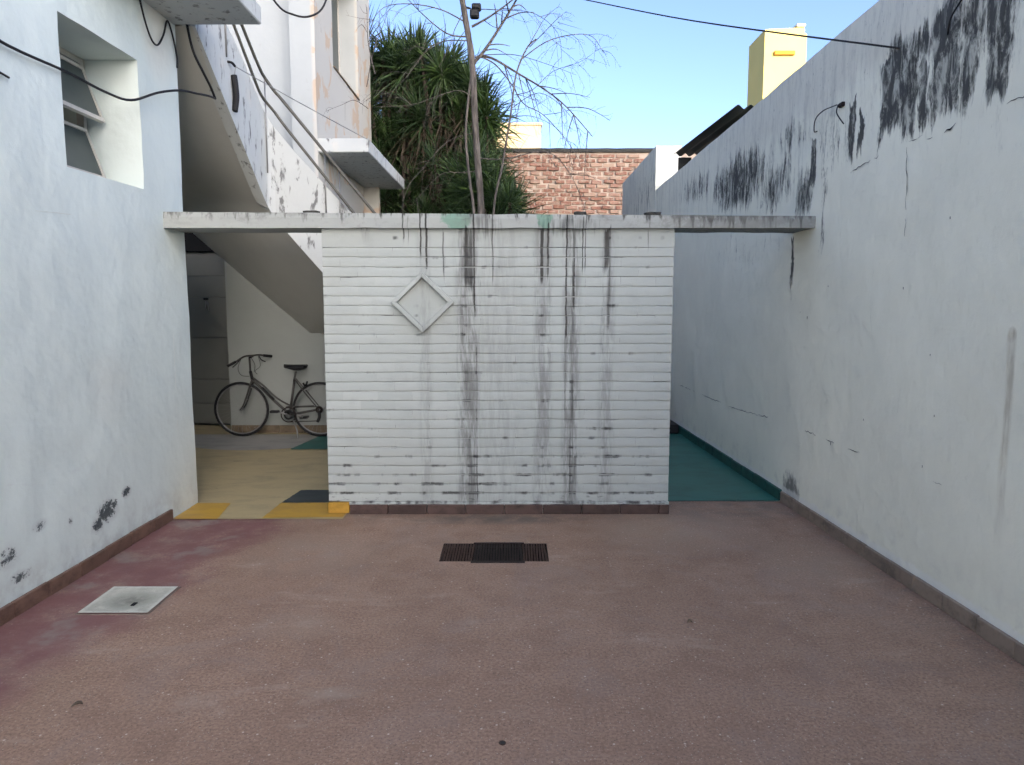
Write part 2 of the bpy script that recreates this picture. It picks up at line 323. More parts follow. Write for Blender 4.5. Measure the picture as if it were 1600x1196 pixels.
def paint_floor(name, col, dark, rough=.5):
    b = MB(name, rough, .4); n = b.noise(b.scl((2.5, 5, 1)), 1., 5, .65, .5); f = b.noise(None, 40, 4)
    c = b.mix(b.step(n, .4, .75), col, dark); c = b.mix(b.mul(b.step(f, .6, .75), .25), c, tuple(min(1, k * 1.6) for k in col))
    sc = b.step(b.noise(b.scl((3, 14, 1)), 1., 6, .75, .6), .62, .70); c = b.mix(b.mul(sc, .45), c, tuple(k * .5 + .16 for k in col)); dk = b.step(b.noise(b.scl((4, 9, 1)), 1., 5, .7), .64, .72); c = b.mix(b.mul(dk, .6), c, tuple(k * .3 for k in dark))
    return b.out(c, b.bump(f, .2, .003))
def tile_mat(name, col, var=.3):
    b = MB(name, .6, .35); n = b.noise(b.scl((9, 9, 14)), 1., 5, .65)
    c = b.mix(b.rnd(), tuple(k * (1 - var) for k in col), tuple(k * (1 + var) for k in col)); c = b.mix(b.step(n, .4, .75), c, tuple(k * .55 for k in col))
    return b.out(c, b.bump(b.noise(None, 50, 3), .25, .004))

WHITE = (.55, .575, .56)
M = dict(
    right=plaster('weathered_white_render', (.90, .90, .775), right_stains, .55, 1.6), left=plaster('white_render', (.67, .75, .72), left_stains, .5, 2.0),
    brick=painted_brick(), joint=painted_mortar(), coping=plaster('coping_render', (.37, .39, .37), coping_stains),
    band=None, stair=plaster('stair_render', WHITE, stair_stains), soffit=plaster('soffit_render', (.52, .52, .48)), rear=plaster('rear_house_render', (.44, .465, .46), rear_stains),
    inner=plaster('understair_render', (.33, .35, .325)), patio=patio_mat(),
    beige=paint_floor('beige_painted_floor', (.47, .375, .20), (.35, .28, .16)), teal=paint_floor('teal_painted_floor', (.028, .15, .122), (.018, .09, .075), .4),
    yellow=paint_floor('yellow_floor_paint', (.52, .31, .045), (.42, .25, .06)), slate=paint_floor('dark_slate_paint', (.05, .062, .062), (.025, .03, .032)), pale=paint_floor('pale_grey_floor', (.36, .345, .31), (.26, .25, .23)),
    tile=tile_mat('brown_skirting_tile', (.16, .095, .07), .22), tile_r=tile_mat('dusty_brown_skirting', (.27, .21, .165), .12), tile_g=tile_mat('teal_skirting', (.022, .095, .078), .12), tile_y=tile_mat('yellow_skirting', (.50, .28, .04), .1), tile_b=tile_mat('beige_skirting', (.19, .145, .095), .15),
    soil=simple('garden_soil', (.10, .08, .06), .95), concrete=simple('cast_concrete', (.47, .465, .385), .9, 0, .25, 9), iron=simple('rusty_iron', (.030, .022, .019), .7, .4, .4, 30), rust=simple('rust_brown_iron', (.075, .045, .034), .85, .1, .5, 25), hole=simple('hole_grey', (.035, .033, .03), .9), dark=simple('dark_void', (.012, .012, .012), .95),
    black=simple('black_rubber', (.014, .014, .015), .6, 0, .3, 30), cable=simple('black_cable', (.013, .013, .014), .5, 0, .2, 30), steel=simple('dull_steel', (.30, .30, .29), .45, .7, .3, 20), rail=simple('grey_rail_paint', (.11, .105, .09), .6, .2, .3, 16),
    frame_w=simple('worn_window_paint', (.55, .53, .48), .7, 0, .2, 20), glass=None, door=simple('grey_door_paint', (.20, .20, .175), .6, 0, .1, 4), cream=simple('cream_paint', (.46, .37, .23), .85, 0, .05, 1.), yellowp=simple('yellow_wall_paint', (.57, .48, .17), .85, 0, .10, 1.2), ledge_shade=simple('ledge_shade_orange', (.45, .22, .03), .85),
    bark=None, leafm=None, dead=None, zinc=simple('dark_corrugated_sheet', (.035, .04, .036), .75, .2, .4, 3), mossy=simple('mossy_tile', (.05, .05, .045), .95, 0, .5, 30), silver=simple('silver_frame_paint', (.065, .062, .057), .4, .3, .2, 14))
M['band'] = M['brick']
def glass_mat():
    b = MB('frosted_glass', .35, .5); b.b.inputs['Transmission Weight'].default_value = .15
    return b.out(b.mix(b.noise(None, 6, 3), (.035, .05, .05), (.065, .085, .08)), b.bump(b.noise(None, 60, 2), .2, .003))
M['glass'] = glass_mat()
def bark_mat():
    b = MB('grey_brown_bark', .9, .2); v = b.scl((30, 30, 5)); n = b.noise(v, 1., 5, .65)
    return b.out(b.mix(b.step(n, .3, .7), (.055, .048, .042), (.17, .148, .128)), b.bump(n, .6, .01))
M['bark'] = bark_mat()
def leaf_mat(name, a, c, tip):
    b = MB(name, .5, .35); n = b.noise(None, 5., 3); r = b.rnd()
    col = b.mix(b.step(n, .35, .7), a, c); col = b.mix(b.mul(r, .5), col, tip)
    m = b.out(col); b.b.inputs['Transmission Weight'].default_value = 0
    return m
M['ybark'] = simple('dark_yucca_bark', (.055, .042, .032), .95, 0, .4, 14)
M['leafm'] = leaf_mat('yucca_leaf_green', (.018, .040, .011), (.060, .105, .024), (.030, .052, .030))
M['dead'] = leaf_mat('dry_leaf_brown', (.06, .042, .028), (.11, .082, .055), (.04, .032, .024))
def far_brick_mat():
    b = MB('old_red_brick', .9, .2); r = b.rnd(); n = b.noise(None, 14, 4, .6)
    s = b.n.new('ShaderNodeValToRGB'); b.l.new(r, s.inputs[0]); e = s.color_ramp.elements
    e[0].color = (.22, .105, .075, 1); e[1].color = (.38, .27, .20, 1); q = e.new(.5); q.color = (.27, .14, .10, 1); q = e.new(.78); q.color = (.33, .20, .15, 1)
    c = b.mix(b.step(n, .44, .70), s.outputs[0], (.37, .29, .22)); return b.out(c, b.bump(n, .5, .01))
M['fbrick'] = far_brick_mat(); M['fmortar'] = simple('lime_mortar', (.46, .38, .31), .95, 0, .2, 8)

# ================================================================== THE SETTING
def sheet(name, xs, ys, z, m, skip=lambda x, y: False, jit=0., kind='structure'):
    V = [(x, y, z + (jit * fbm(x * 1.5, y * 1.5, 3.) if jit else 0)) for y in ys for x in xs]; F = []; nx = len(xs)
    for j in range(len(ys) - 1):
        for i in range(nx - 1):
            if skip((xs[i] + xs[i + 1]) / 2, (ys[j] + ys[j + 1]) / 2): continue
            a = j * nx + i; F.append((a, a + 1, a + nx + 1, a + nx))
    return tag(obj(name, V, F, m, None, True), kind=kind)
def rng(a, b, s):
    n = max(1, round(abs(b - a) / s)); return [a + (b - a) * i / n for i in range(n + 1)]
sheet('ground', [-300, -60, -9, 9, 60, 300], [-120, -20, 20, 90, 400], -.30, M['soil'])
GX0, GX1, GY0, GY1 = -.465, .235, 4.53, 4.88            # grating pit
xs = rng(-2.9, GX0, .35) + rng(GX0, GX1, .35)[1:] + rng(GX1, 2.8, .35)[1:]
ys = rng(-9., GY0, .35) + rng(GY0, GY1, .35)[1:] + rng(GY1, 5.95, .35)[1:]
sheet('patio_floor', xs, ys, 0, M['patio'], lambda x, y: GX0 < x < GX1 and GY0 < y < GY1)
sheet('passage_floor', rng(-4.9, -1.285, .5), rng(5.44, 9.7, .5), .004, M['beige'])
sheet('side_passage_floor', rng(1.0, 2.5, .4), rng(5.955, 14., .5), .004, M['teal'])
sheet('court_bounce_floor', rng(-1.28, .999, .4), rng(5.92, 9.7, .5), .004, M['concrete'])  # unseen pale floor, added to throw light onto the side passage wall
sheet('garden_bed', rng(-2.9, 2.6, .5), rng(9.6, 16.2, .6), -.06, M['soil'], jit=.02)
def patch(name, pts, z, m):
    P = []
    for (xa, ya), (xb, yb) in zip(pts, pts[1:] + pts[:1]):
        n = max(1, int(math.hypot(xb - xa, yb - ya) / .025))
        for k in range(n): t = k / n; P.append((xa + (xb - xa) * t + .007 * fbm(xa * 9 + t * n * .7, 3.), ya + (yb - ya) * t + .009 * fbm(ya * 9 + t * n * .7, 8.), z))
    return tag(obj(name, P, [tuple(range(len(P)))], m), kind='structure')
patch('yellow_floor_strip', [(-2.56, 5.43), (-2.23, 5.43), (-2.295, 5.87), (-2.57, 5.87)], .008, M['yellow'])
patch('yellow_floor_strip', [(-1.90, 5.455), (-1.29, 5.485), (-1.29, 5.88), (-1.886, 5.88)], .008, M['yellow'])
patch('slate_floor_patch', [(-1.886, 5.885), (-1.2, 5.885), (-1.2, 6.30), (-1.84, 6.29)], .008, M['slate'])
arc = [(-3.0 + 1.05 * math.cos(a), 9.0 + .98 * math.sin(a)) for a in [math.pi + math.pi * i / 20 for i in range(21)]]
patch('pale_floor_half_round', arc, .008, M['pale'])
patch('teal_floor_patch', [(-2.47, 8.06), (-1.3, 8.06), (-1.3, 9.1), (-2.30, 9.1), (-2.36, 8.8)], .012, M['teal'])

# ------------------------------------------------------------------ plastered walls as solids with an uneven face
def face_wall(name, xf, ys, zs, th, m, parent, top=None, hole=None, amp=.006, sgn=1):
    """face on x = xf(y); body reaches th behind it (sgn +1: towards +x); hole = (y0, y1, z0, z1) goes right through"""
    V, F, idx = [], [], {}
    def vid(i, j, back):
        k = (i, j, back)
        if k not in idx:
            y = ys[i]; z = zs[j]
            if top and j == len(zs) - 1: z = top(y)
            x = xf(y)
            if back: x += sgn * th
            else: x += amp * fbm(y * 1.1, z * 1.1, 5.) + amp * .35 * fbm(y * 5, z * 5, 9.)
            idx[k] = len(V); V.append((x, y, z))
        return idx[k]
    ny, nz = len(ys) - 1, len(zs) - 1
    inh = lambda i, j: hole and hole[0] - 1e-4 <= ys[i] and ys[i + 1] <= hole[1] + 1e-4 and hole[2] - 1e-4 <= zs[j] and zs[j + 1] <= hole[3] + 1e-4
    def q(*a): F.append(a if sgn > 0 else tuple(reversed(a)))
    for i in range(ny):
        for j in range(nz):
            if inh(i, j):
                if not inh(i - 1, j): q(vid(i, j, 0), vid(i, j + 1, 0), vid(i, j + 1, 1), vid(i, j, 1))
                if not inh(i + 1, j): q(vid(i + 1, j, 0), vid(i + 1, j, 1), vid(i + 1, j + 1, 1), vid(i + 1, j + 1, 0))
                if not inh(i, j - 1): q(vid(i, j, 0), vid(i, j, 1), vid(i + 1, j, 1), vid(i + 1, j, 0))
                if not inh(i, j + 1): q(vid(i, j + 1, 0), vid(i + 1, j + 1, 0), vid(i + 1, j + 1, 1), vid(i, j + 1, 1))
                continue
            q(vid(i, j, 0), vid(i, j + 1, 0), vid(i + 1, j + 1, 0), vid(i + 1, j, 0))
            q(vid(i, j, 1), vid(i + 1, j, 1), vid(i + 1, j + 1, 1), vid(i, j + 1, 1))
        q(vid(i, nz, 0), vid(i, nz, 1), vid(i + 1, nz, 1), vid(i + 1, nz, 0)); q(vid(i, 0, 0), vid(i + 1, 0, 0), vid(i + 1, 0, 1), vid(i, 0, 1))
    for j in range(nz):
        q(vid(0, j, 0), vid(0, j, 1), vid(0, j + 1, 1), vid(0, j + 1, 0)); q(vid(ny, j, 0), vid(ny, j + 1, 0), vid(ny, j + 1, 1), vid(ny, j, 1))
    return obj(name, V, F, m, parent)
def ribbon(name, pts, w, m, parent, nrm, jag=.012, step=.025):
    """thin ragged crack lying 1.5 mm off a wall face; nrm points out of the wall"""
    P = []
    for a, c in zip(pts[:-1], pts[1:]):
        a, c = Vector(a), Vector(c); n = max(1, int((c - a).length / step))
        P += [a.lerp(c, k / n) for k in range(n)]
    w *= .5; jag *= .6; P.append(Vector(pts[-1])); nrm = Vector(nrm).normalized(); V, F = [], []
    runs = [[]]
    for i, p in enumerate(P):
        t = (P[min(i + 1, len(P) - 1)] - P[max(i - 1, 0)]).normalized(); s = t.cross(nrm)
        p = p + s * random.uniform(-jag, jag) + nrm * .0045
        if fbm(p.y * 6 + p.x * 3, p.z * 4, 2.) > -.18: runs[-1].append((p, s))
        elif runs[-1]: runs.append([])
    for L in runs:                                   # each unbroken stretch is a crack of its own
        if len(L) < 3: continue
        V, F = [], []
        for i, (p, s) in enumerate(L):
            ww = w * random.uniform(.25, 1.3) * min(1, .25 + min(i, len(L) - 1 - i) / 3)
            V += [tuple(p + s * ww), tuple(p + nrm * .001), tuple(p - s * ww)]
            if i: b = 3 * i; F += [(b - 3, b, b + 1, b - 2), (b - 2, b + 1, b + 2, b - 1)]
        obj(name, V, F, m, parent)

# ------------------------------------------------------------------ right boundary wall
RX = lambda y: 2.46 - .038 * y
rw = thing('boundary_wall', (2.4, 4, 0), 'long white boundary wall on the right, black mould runs down its upper part', 'wall')
face_wall('wall_face', RX, rng(-9., 10.75, .09), rng(-.3, 3.3, .09), .24, M['right'], rw, lambda y: 3.50 - .046 * (y - 4.83) + .008 * fbm(y * 2, 1., 2.))
face_wall('raised_end', lambda y: RX(y) - .004, rng(10.76, 13.3, .15), rng(-.3, 3.84, .15), .36, M['right'], rw, lambda y: 3.84 - .05 * (y - 10.8), amp=.004)
def skirting(y0, y1, xf, h, m, parent, inward, L=.30, z0=0.):
    me = bev_mesh('skirting_tile', .024, L - .004, h, .006, m, 2)
    n = int((y1 - y0) / L)
    for i in range(n):
        y = y0 + (i + .5) * L; a = math.atan((xf(y + .1) - xf(y - .1)) / .2)
        inst('skirting_tile', me, (xf(y) + inward * random.uniform(.009, .013), y, z0 + h / 2 + random.uniform(-.003, .003)), parent, (0, 0, -a))
skirting(.0, 5.94, RX, .088, M['tile_r'], rw, -1, .27)
skirting(5.96, 10.7, RX, .095, M['tile_g'], rw, -1, .30)
NR = (-1, -.038, 0)
def rpt(y, z): return (RX(y), y, z)
ck = M['dark']
for P, w in [([rpt(5.05, 2.50), rpt(4.75, 2.535), rpt(4.45, 2.55), rpt(4.25, 2.56)], .006), ([rpt(4.2, 2.53), rpt(4.07, 2.525), rpt(3.95, 2.56)], .010), ([rpt(3.95, 2.56), rpt(3.8, 2.555), rpt(3.6, 2.565), rpt(3.3, 2.57)], .005),
             ([rpt(4.39, 2.53), rpt(4.38, 2.40), rpt(4.37, 2.25), rpt(4.36, 2.02)], .005), ([rpt(9.4, .60), rpt(8.2, .60), rpt(7.1, .60), rpt(6.3, .645)], .006), ([rpt(5.57, .66), rpt(5.25, .66), rpt(4.75, .655)], .006), ([rpt(4.0, .66), rpt(3.75, .665), rpt(3.5, .66)], .003)]:
    ribbon('crack', P, w, ck, rw, NR)
for y, z, s in [(5.62, 1.52, .022), (4.35, 1.72, .012), (5.15, .64, .02), (4.05, 1.35, .010), (3.98, 1.02, .01), (4.06, .72, .012), (4.72, .88, .012), (5.3, 1.75, .010), (3.95, 2.08, .012), (5.75, 1.56, .01)]:
    V = [(RX(y) - .0045, y, z)]; n = 7
    for k in range(n):
        a = 2 * math.pi * k / n; q = s * random.uniform(.35, .7); V.append((RX(y) - .003, y + q * math.cos(a) * .55, z + q * math.sin(a) * 1.3))
    obj('chip', V, [(0, k + 1, (k + 1) % n + 1) for k in range(n)], ck, rw)
# iron hook and dead wire on the wall
hk = thing('wall_hook', rpt(5.22, 2.98), 'small black iron hook with a looped wire on the right wall', 'hook')
box('hook_plate', RX(5.22) - .02, RX(5.22) + .01, 5.185, 5.25, 2.965, 2.995, M['iron'], hk, .006)
tube('wire_loop', [(RX(5.22) - .03, 5.24, 2.985), (RX(5.4) - .05, 5.40, 2.985), (RX(5.5) - .05, 5.52, 2.955), (RX(5.6) - .02, 5.60, 2.89), (RX(5.6) - .006, 5.58, 2.885)], .004, M['cable'], hk)
tube('wire_end', [(RX(5.2) - .03, 5.22, 2.98), (RX(5.2) - .045, 5.20, 2.92), (RX(5.2) - .012, 5.16, 2.84)], .004, M['cable'], hk)
tag(tube('loose_wire', [(RX(4.05) - .01, 4.06, 3.04), (RX(4.0) - .035, 4.0, 3.10), (RX(3.95) - .03, 3.93, 3.16), (RX(3.9) - .01, 3.84, 3.25)], .005, M['cable']), 'short dead wire clipped high on the mouldy right wall', 'wire')

# ------------------------------------------------------------------ white brick screen wall with its coping beam
XL, XR, YF = -1.425, 1.215, 5.60
bw = thing('brick_screen_wall', (-.1, 5.75, 0), 'low white painted brick wall under a stained concrete beam, in the middle of the yard', 'wall')
box('wall_core', XL + .003, XR - .003, YF + .0075, 5.90, -.1, 2.185, M['joint'], bw)
z0, CH, NC = .090, .0724, 27
BL = (XR - XL) / 10
lens = {'f': BL - .0016, 'h': BL / 2 - .0016}
mes = {}
for k, l in lens.items():
    for v in range(3):
        bm = bmesh.new(); h2 = (CH - .0019 - .0008 * v) / 2; nx = 6
        rows = [(.025, -h2), (-.0215, -h2), (-.0243, -h2 + .0016), (-.025, -h2 + .006), (-.025, h2 - .004), (-.0235, h2 - .001), (-.020, h2), (.025, h2)]
        gv = [[bm.verts.new((l * (i / nx - .5), y, z)) for y, z in rows] for i in range(nx + 1)]
        for i in range(nx):
            for j in range(len(rows) - 1): bm.faces.new((gv[i][j], gv[i + 1][j], gv[i + 1][j + 1], gv[i][j + 1]))
        for f in bm.faces: f.smooth = len(f.verts) == 4
        bmesh.ops.recalc_face_normals(bm, faces=bm.faces[:])
        me = bpy.data.meshes.new('brick'); bm.to_mesh(me); bm.free(); me.materials.append(M['brick'])
        for vt in me.vertices: vt.co.y += .0012 * math.sin(vt.co.x * 19 + v * 2) + .0008 * math.sin(vt.co.z * 60 + v); vt.co.z += .0009 * math.sin(vt.co.x * 13 + v * 3)
        mes[k, v] = me
for r in range(NC):
    x = XL; row = ['f'] * 10 if r % 2 == 0 else ['h'] + ['f'] * 9 + ['h']
    for k in row:
        l = BL if k == 'f' else BL / 2
        inst('brick', mes[k, random.randrange(3)], (x + l / 2, YF + .025 + random.gauss(0, .0011), z0 + CH * (r + .5) + random.gauss(0, .0008) + .006 * fbm((x + l / 2) * .9, r * .16, 3.)), bw, (random.gauss(0, .016) - .012, random.gauss(0, .005), random.gauss(0, .004)))
        x += l
zt = z0 + CH * NC
def rough_box(name, x0, x1, y0, y1, z0, z1, m, parent, s=.06, amp=.004, ztop=None):
    """box with an uneven front, top and underside"""
    xs = rng(x0, x1, s); prof = []
    nzf = max(2, int((z1 - z0) / .03))
    V, F = [], []; ring = None
    for x in xs:
        zt_ = z1 if ztop is None else ztop(x)
        L = [(y0, z0)] + [(y0, z0 + (zt_ - z0) * k / nzf) for k in range(1, nzf)] + [(y0 + .006, zt_)] + [(y1 - .006, zt_), (y1, z0 + (zt_ - z0) * .5), (y1, z0)]
        for k, (y, z) in enumerate(L):
            V.append((x, y + amp * fbm(x * 4, z * 9, 1. + (y > (y0 + y1) / 2) * 7), z + amp * .9 * fbm(x * 5, y * 9, 4.)))
        ring = len(L)
    for i in range(len(xs) - 1):
        for k in range(ring):
            a = i * ring + k; b2 = i * ring + (k + 1) % ring
            F.append((a, a + ring, b2 + ring, b2))
    F.append(tuple(range(ring))); F.append(tuple(reversed([(len(xs) - 1) * ring + k for k in range(ring)])))
    return obj(name, V, F, m, parent)
box('back_bounce_face', XL + .004, XR - .004, 5.901, 5.915, .0, 2.18, M['right'], bw)  # unseen pale slab, added to bounce light into the passage behind
rough_box('plaster_band', XL, XR, YF - .004, 5.895, zt + .002, 2.19, M['band'], bw, .05, .003)
rough_box('plaster_foot', XL + .14, XR + .004, YF - .016, YF + .02, .076, .094, M['brick'], bw, .03, .005)
rough_box('coping_beam', -2.62, 2.28, 5.548, 5.945, 2.184, 2.30, M['coping'], bw, .05, .0045, lambda x: 2.302 - .0065 * (x + 2.6) + .003 * fbm(x * 3, 2., 2.))
M['tile_d'] = tile_mat('grimy_skirting_tile', (.075, .046, .038), .3)
me = bev_mesh('skirting_tile', .30 - .004, .026, .076, .005, M['tile_d'], 2)
for i in range(8):
    x = XL + .165 + .30 * (i + .5)
    if x + .15 > XR + .01: break
    inst('skirting_tile', me, (x, YF - .012 + random.gauss(0, .001), .038), bw)
box('skirting_tile', XL + .165 + 2.4, XR + .005, YF - .025, YF + .01, .001, .076, M['tile_d'], bw, .005)
box('yellow_skirting_tile', XL - .004, XL + .162, YF - .026, YF + .02, .009, .092, M['tile_y'], bw, .005)
# raised diamond
dm = obj('diamond_panel', [(-.672 + .19 * a, YF - .004, 1.637 + .185 * c) for a, c in ((1, 0), (0, 1), (-1, 0), (0, -1))], [(3, 2, 1, 0)], M['brick'], bw)
C = [Vector((-.672 + .238 * a, 0, 1.637 + .228 * c)) for a, c in ((1, 0), (0, 1), (-1, 0), (0, -1))]
I = [Vector((-.672 + .192 * a, 0, 1.637 + .184 * c)) for a, c in ((1, 0), (0, 1), (-1, 0), (0, -1))]
for k in range(4):
    a, c, d, e = C[k], C[(k + 1) % 4], I[(k + 1) % 4], I[k]
    V = [(p.x, y, p.z) for y in (YF + .01, YF - .058) for p in (a, c, d, e)]
    o = obj('diamond_bar', V, [(0, 1, 2, 3), (7, 6, 5, 4), (0, 4, 5, 1), (1, 5, 6, 2), (2, 6, 7, 3), (3, 7, 4, 0)], M['brick'], dm)
    bv = o.modifiers.new('b', 'BEVEL'); bv.width = .004; bv.segments = 2
# rubble lying on the beam
for nm, x, w, h, lab in [('roof_tile_shard', -1.51, .11, .03, 'flat dark mossy tile shard on the beam, in front of the stair'), ('stone_lump', .515, .09, .035, 'small dark stone on the beam below the red brick wall'), ('stone_block', 1.06, .12, .035, 'wedge of dark mossy stone on the beam near the right wall')]:
    bm = bmesh.new(); bmesh.ops.create_icosphere(bm, subdivisions=2, radius=1)
    for v in bm.verts:
        c = v.co; c.x = max(-.72, min(.72, c.x)) / .72; c.z = max(-.6, min(.55, c.z)) / .6; c.y = max(-.7, min(.7, c.y)) / .7
        c *= 1 + .12 * fbm(c.x * 2 + x * 9, c.y * 2, c.z * 2); c.x *= w / 2; c.y *= .05; c.z *= h / 2
    me2 = bpy.data.meshes.new(nm); bm.to_mesh(me2); bm.free(); me2.materials.append(M['mossy'])
    o = inst(nm, me2, (x, 5.66, 2.302 - .0065 * (x + 2.6) + h / 2 - .003), None, (0, 0, random.uniform(-.2, .2))); tag(o, lab, 'rubble')

# ------------------------------------------------------------------ left house
LX = lambda y: -2.69 + .02 * y
lh = thing('left_house', (-4.5, 2, 0), 'white rendered house on the left with one deep-set window', 'house')
HY0, HY1, HZ0, HZ1 = 4.42, 5.287, 2.425, 3.295
ys = rng(-5.2, HY0, .1) + rng(HY0, HY1, .1)[1:] + rng(HY1, 5.885, .1)[1:]
zs = rng(-.3, HZ0, .1) + rng(HZ0, HZ1, .1)[1:] + rng(HZ1, 4.45, .12)[1:]
face_wall('wall', LX, ys, zs, .36, M['left'], lh, None, (HY0, HY1, HZ0, HZ1), .010, -1)
box('house_body', -8.5, -4.2, -5.2, 5.88, -.3, 4.45, M['left'], lh)
box('end_wall', -4.19, -2.94, 5.62, 5.88, -.3, 4.44, M['left'], lh)
box('roof', -8.6, -2.62, -5.2, 5.88, 4.455, 4.60, M['concrete'], lh)
box('room_floor', -4.19, -2.94, 3.6, 5.61, 2.1, 2.2, M['dark'], lh)
skirting(.5, 5.43, LX, .085, M['tile'], lh, 1, .29)
box('balcony_slab', -2.62, -1.905, 4.5, 5.87, 3.735, 3.87, M['stair'], lh, .008)
for P, w in [([(LX(5.62), 5.62, .05), (LX(5.62), 5.62, .24)], .003), ([(LX(5.6), 5.6, .5), (LX(5.6), 5.6, .9), (LX(5.6), 5.605, 1.4)], .0012), ([(LX(4.0), 4.0, 2.13), (LX(4.6), 4.6, 2.16)], .0015)]:
    ribbon('crack', P, w, M['concrete'], lh, (1, -.02, 0), .003)
xw = -2.975
def joined(name, boxes, m, parent, fn=None):
    V, F = [], []
    for q in boxes:
        v, f = box_vf(*q); F += [tuple(i + len(V) for i in g) for g in f]; V += [fn(p) for p in v] if fn else v
    return obj(name, V, F, m, parent)
wd = joined('window', [(xw - .03, xw + .02, HY0, HY0 + .035, HZ0, HZ1), (xw - .03, xw + .02, HY1 - .035, HY1, HZ0, HZ1), (xw - .03, xw + .02, HY0 + .036, HY1 - .036, HZ1 - .035, HZ1),
    (xw - .03, xw + .02, HY0 + .036, HY1 - .036, HZ0, HZ0 + .03), (xw - .03, xw, 4.84, 4.865, HZ0 + .031, HZ1 - .036)], M['frame_w'], lh)
wd['label'] = 'deep-set awning window with two tilted frosted sashes'
for zt_, zb in ((3.235, 2.845), (2.82, 2.45)):
    L = zt_ - zb
    def rot(p):   # tilt outwards at the bottom round the head rail
        a = R(19); dx, dz = p[0], p[2]; return (xw + .03 + dx * math.cos(a) - dz * math.sin(a), p[1], zt_ + dx * math.sin(a) + dz * math.cos(a))
    y0_, y1_ = HY0 + .04, HY1 - .04
    joined('sash', [(-.012, .012, y0_, y1_, -L, -L + .03), (-.011, .011, y0_, y0_ + .022, -L + .031, -.023), (-.011, .011, y1_ - .022, y1_, -L + .031, -.023), (-.012, .012, y0_, y1_, -.022, 0)], M['frame_w'], wd, rot)
    joined('pane', [(-.003, .003, y0_ + .023, y1_ - .023, -L + .031, -.023)], M['glass'], wd, rot)

# ------------------------------------------------------------------ winding stair
st = thing('winding_staircase', (-2.6, 7.8, 0), 'white concrete staircase winding down behind the beam, grey sloping underside', 'staircase')
inner = [(-2.43, 5.90, 3.735), (-2.43, 6.3, 3.44), (-2.43, 6.9, 3.00), (-2.43, 7.35, 2.66), (-2.39, 7.47, 2.52), (-2.24, 7.50, 2.32), (-1.93, 7.53, 1.955), (-1.45, 7.56, 1.40), (-.75, 7.56, .60), (-.30, 7.56, .10)]
outer = [(-4.2, 5.90, 3.735), (-4.2, 6.6, 3.40), (-4.2, 7.8, 2.95), (-4.2, 9.1, 2.78), (-3.95, 9.145, 2.52), (-3.40, 9.145, 2.03), (-2.50, 9.145, 1.255), (-2.0, 9.145, 1.25), (-1.0, 9.145, .80), (-.30, 9.145, .10)]
NI = 9; I2 = smooth_path(inner, 3); O2 = [Vector(outer[i]).lerp(Vector(outer[i + 1]), k / 3) for i in range(len(outer) - 1) for k in range(3)] + [Vector(outer[-1])]
V, F = [], []
for a, c in zip(I2, O2):
    for k in range(NI): V.append(tuple(a.lerp(c, k / (NI - 1))))
for i in range(len(I2) - 1):
    for k in range(NI - 1): q = i * NI + k; F.append((q, q + 1, q + NI + 1, q + NI))
obj('soffit', V, F, M['soffit'], st, True)
# string wall / parapet standing on the inner edge
V, F = [], []
ht = [.42, .62, .80, .86, .9, .9, .90, .92, .95, .9, .9]
for i, a in enumerate(I2):
    f_ = i / (len(I2) - 1) * (len(ht) - 1); j = min(int(f_), len(ht) - 2); h = ht[j] + (ht[j + 1] - ht[j]) * (f_ - j)
    t = (I2[min(i + 1, len(I2) - 1)] - I2[max(i - 1, 0)]); t.z = 0; t.normalize(); nin = Vector((t.y, -t.x, 0)) * -.10
    if nin.x > .05: nin = -nin
    lo = Vector((a.x, a.y, a.z - .004)); tp = Vector((a.x, a.y, a.z + h))
    V += [tuple(lo - nin * .06), tuple(tp - nin * .06), tuple(tp + nin), tuple(lo + nin + Vector((0, 0, .02)))]
    if i:
        b_ = 4 * i
        for k in range(4): k2 = (k + 1) % 4; F.append((b_ - 4 + k, b_ - 4 + k2, b_ + k2, b_ + k))
F += [(0, 1, 2, 3), tuple(reversed([len(V) - 4 + k for k in range(4)]))]
obj('parapet', V, F, M['stair'], st)
# treads (upper flight, turn, lower flight)
for i in range(8): box('tread', -4.15, -2.56, 5.92 + .2 * i, 6.12 + .2 * i + .01, 3.92 - .112 * i, 4.05 - .112 * i, M['concrete'], st)
for i in range(9): box('tread', -2.75 + .27 * i, -2.47 + .27 * i, 7.68, 9.13, 2.86 - .26 * i, 2.98 - .26 * i, M['concrete'], st)
# double handrail
hr = st
tube('handrail', [(-2.42, 5.9, 4.50), (-2.41, 6.67, 4.029), (-2.40, 7.11, 3.715), (-2.40, 7.33, 3.60), (-2.33, 7.48, 3.49), (-2.2, 7.5, 3.31), (-1.618, 7.5, 2.571), (-.9, 7.52, 1.65)], .014, M['rail'], hr, 8, 5)
tube('handrail', [(-2.42, 5.9, 4.70), (-2.41, 6.87, 4.102), (-2.40, 7.27, 3.857), (-2.39, 7.42, 3.79), (-2.32, 7.49, 3.68), (-2.2, 7.5, 3.54), (-1.401, 7.5, 2.556), (-.8, 7.52, 1.82)], .015, M['rail'], hr, 8, 5)
for x, y, za, zb in [(-2.40, 7.42, 2.9, 3.79), (-1.86, 7.515, 2.5, 3.11), (-1.72, 7.515, 2.3, 2.94), (-2.415, 6.5, 3.7, 4.33)]: tube('rail_post', [(x, y, za), (x, y, zb)], .007, M['steel'], hr, 6, 0)
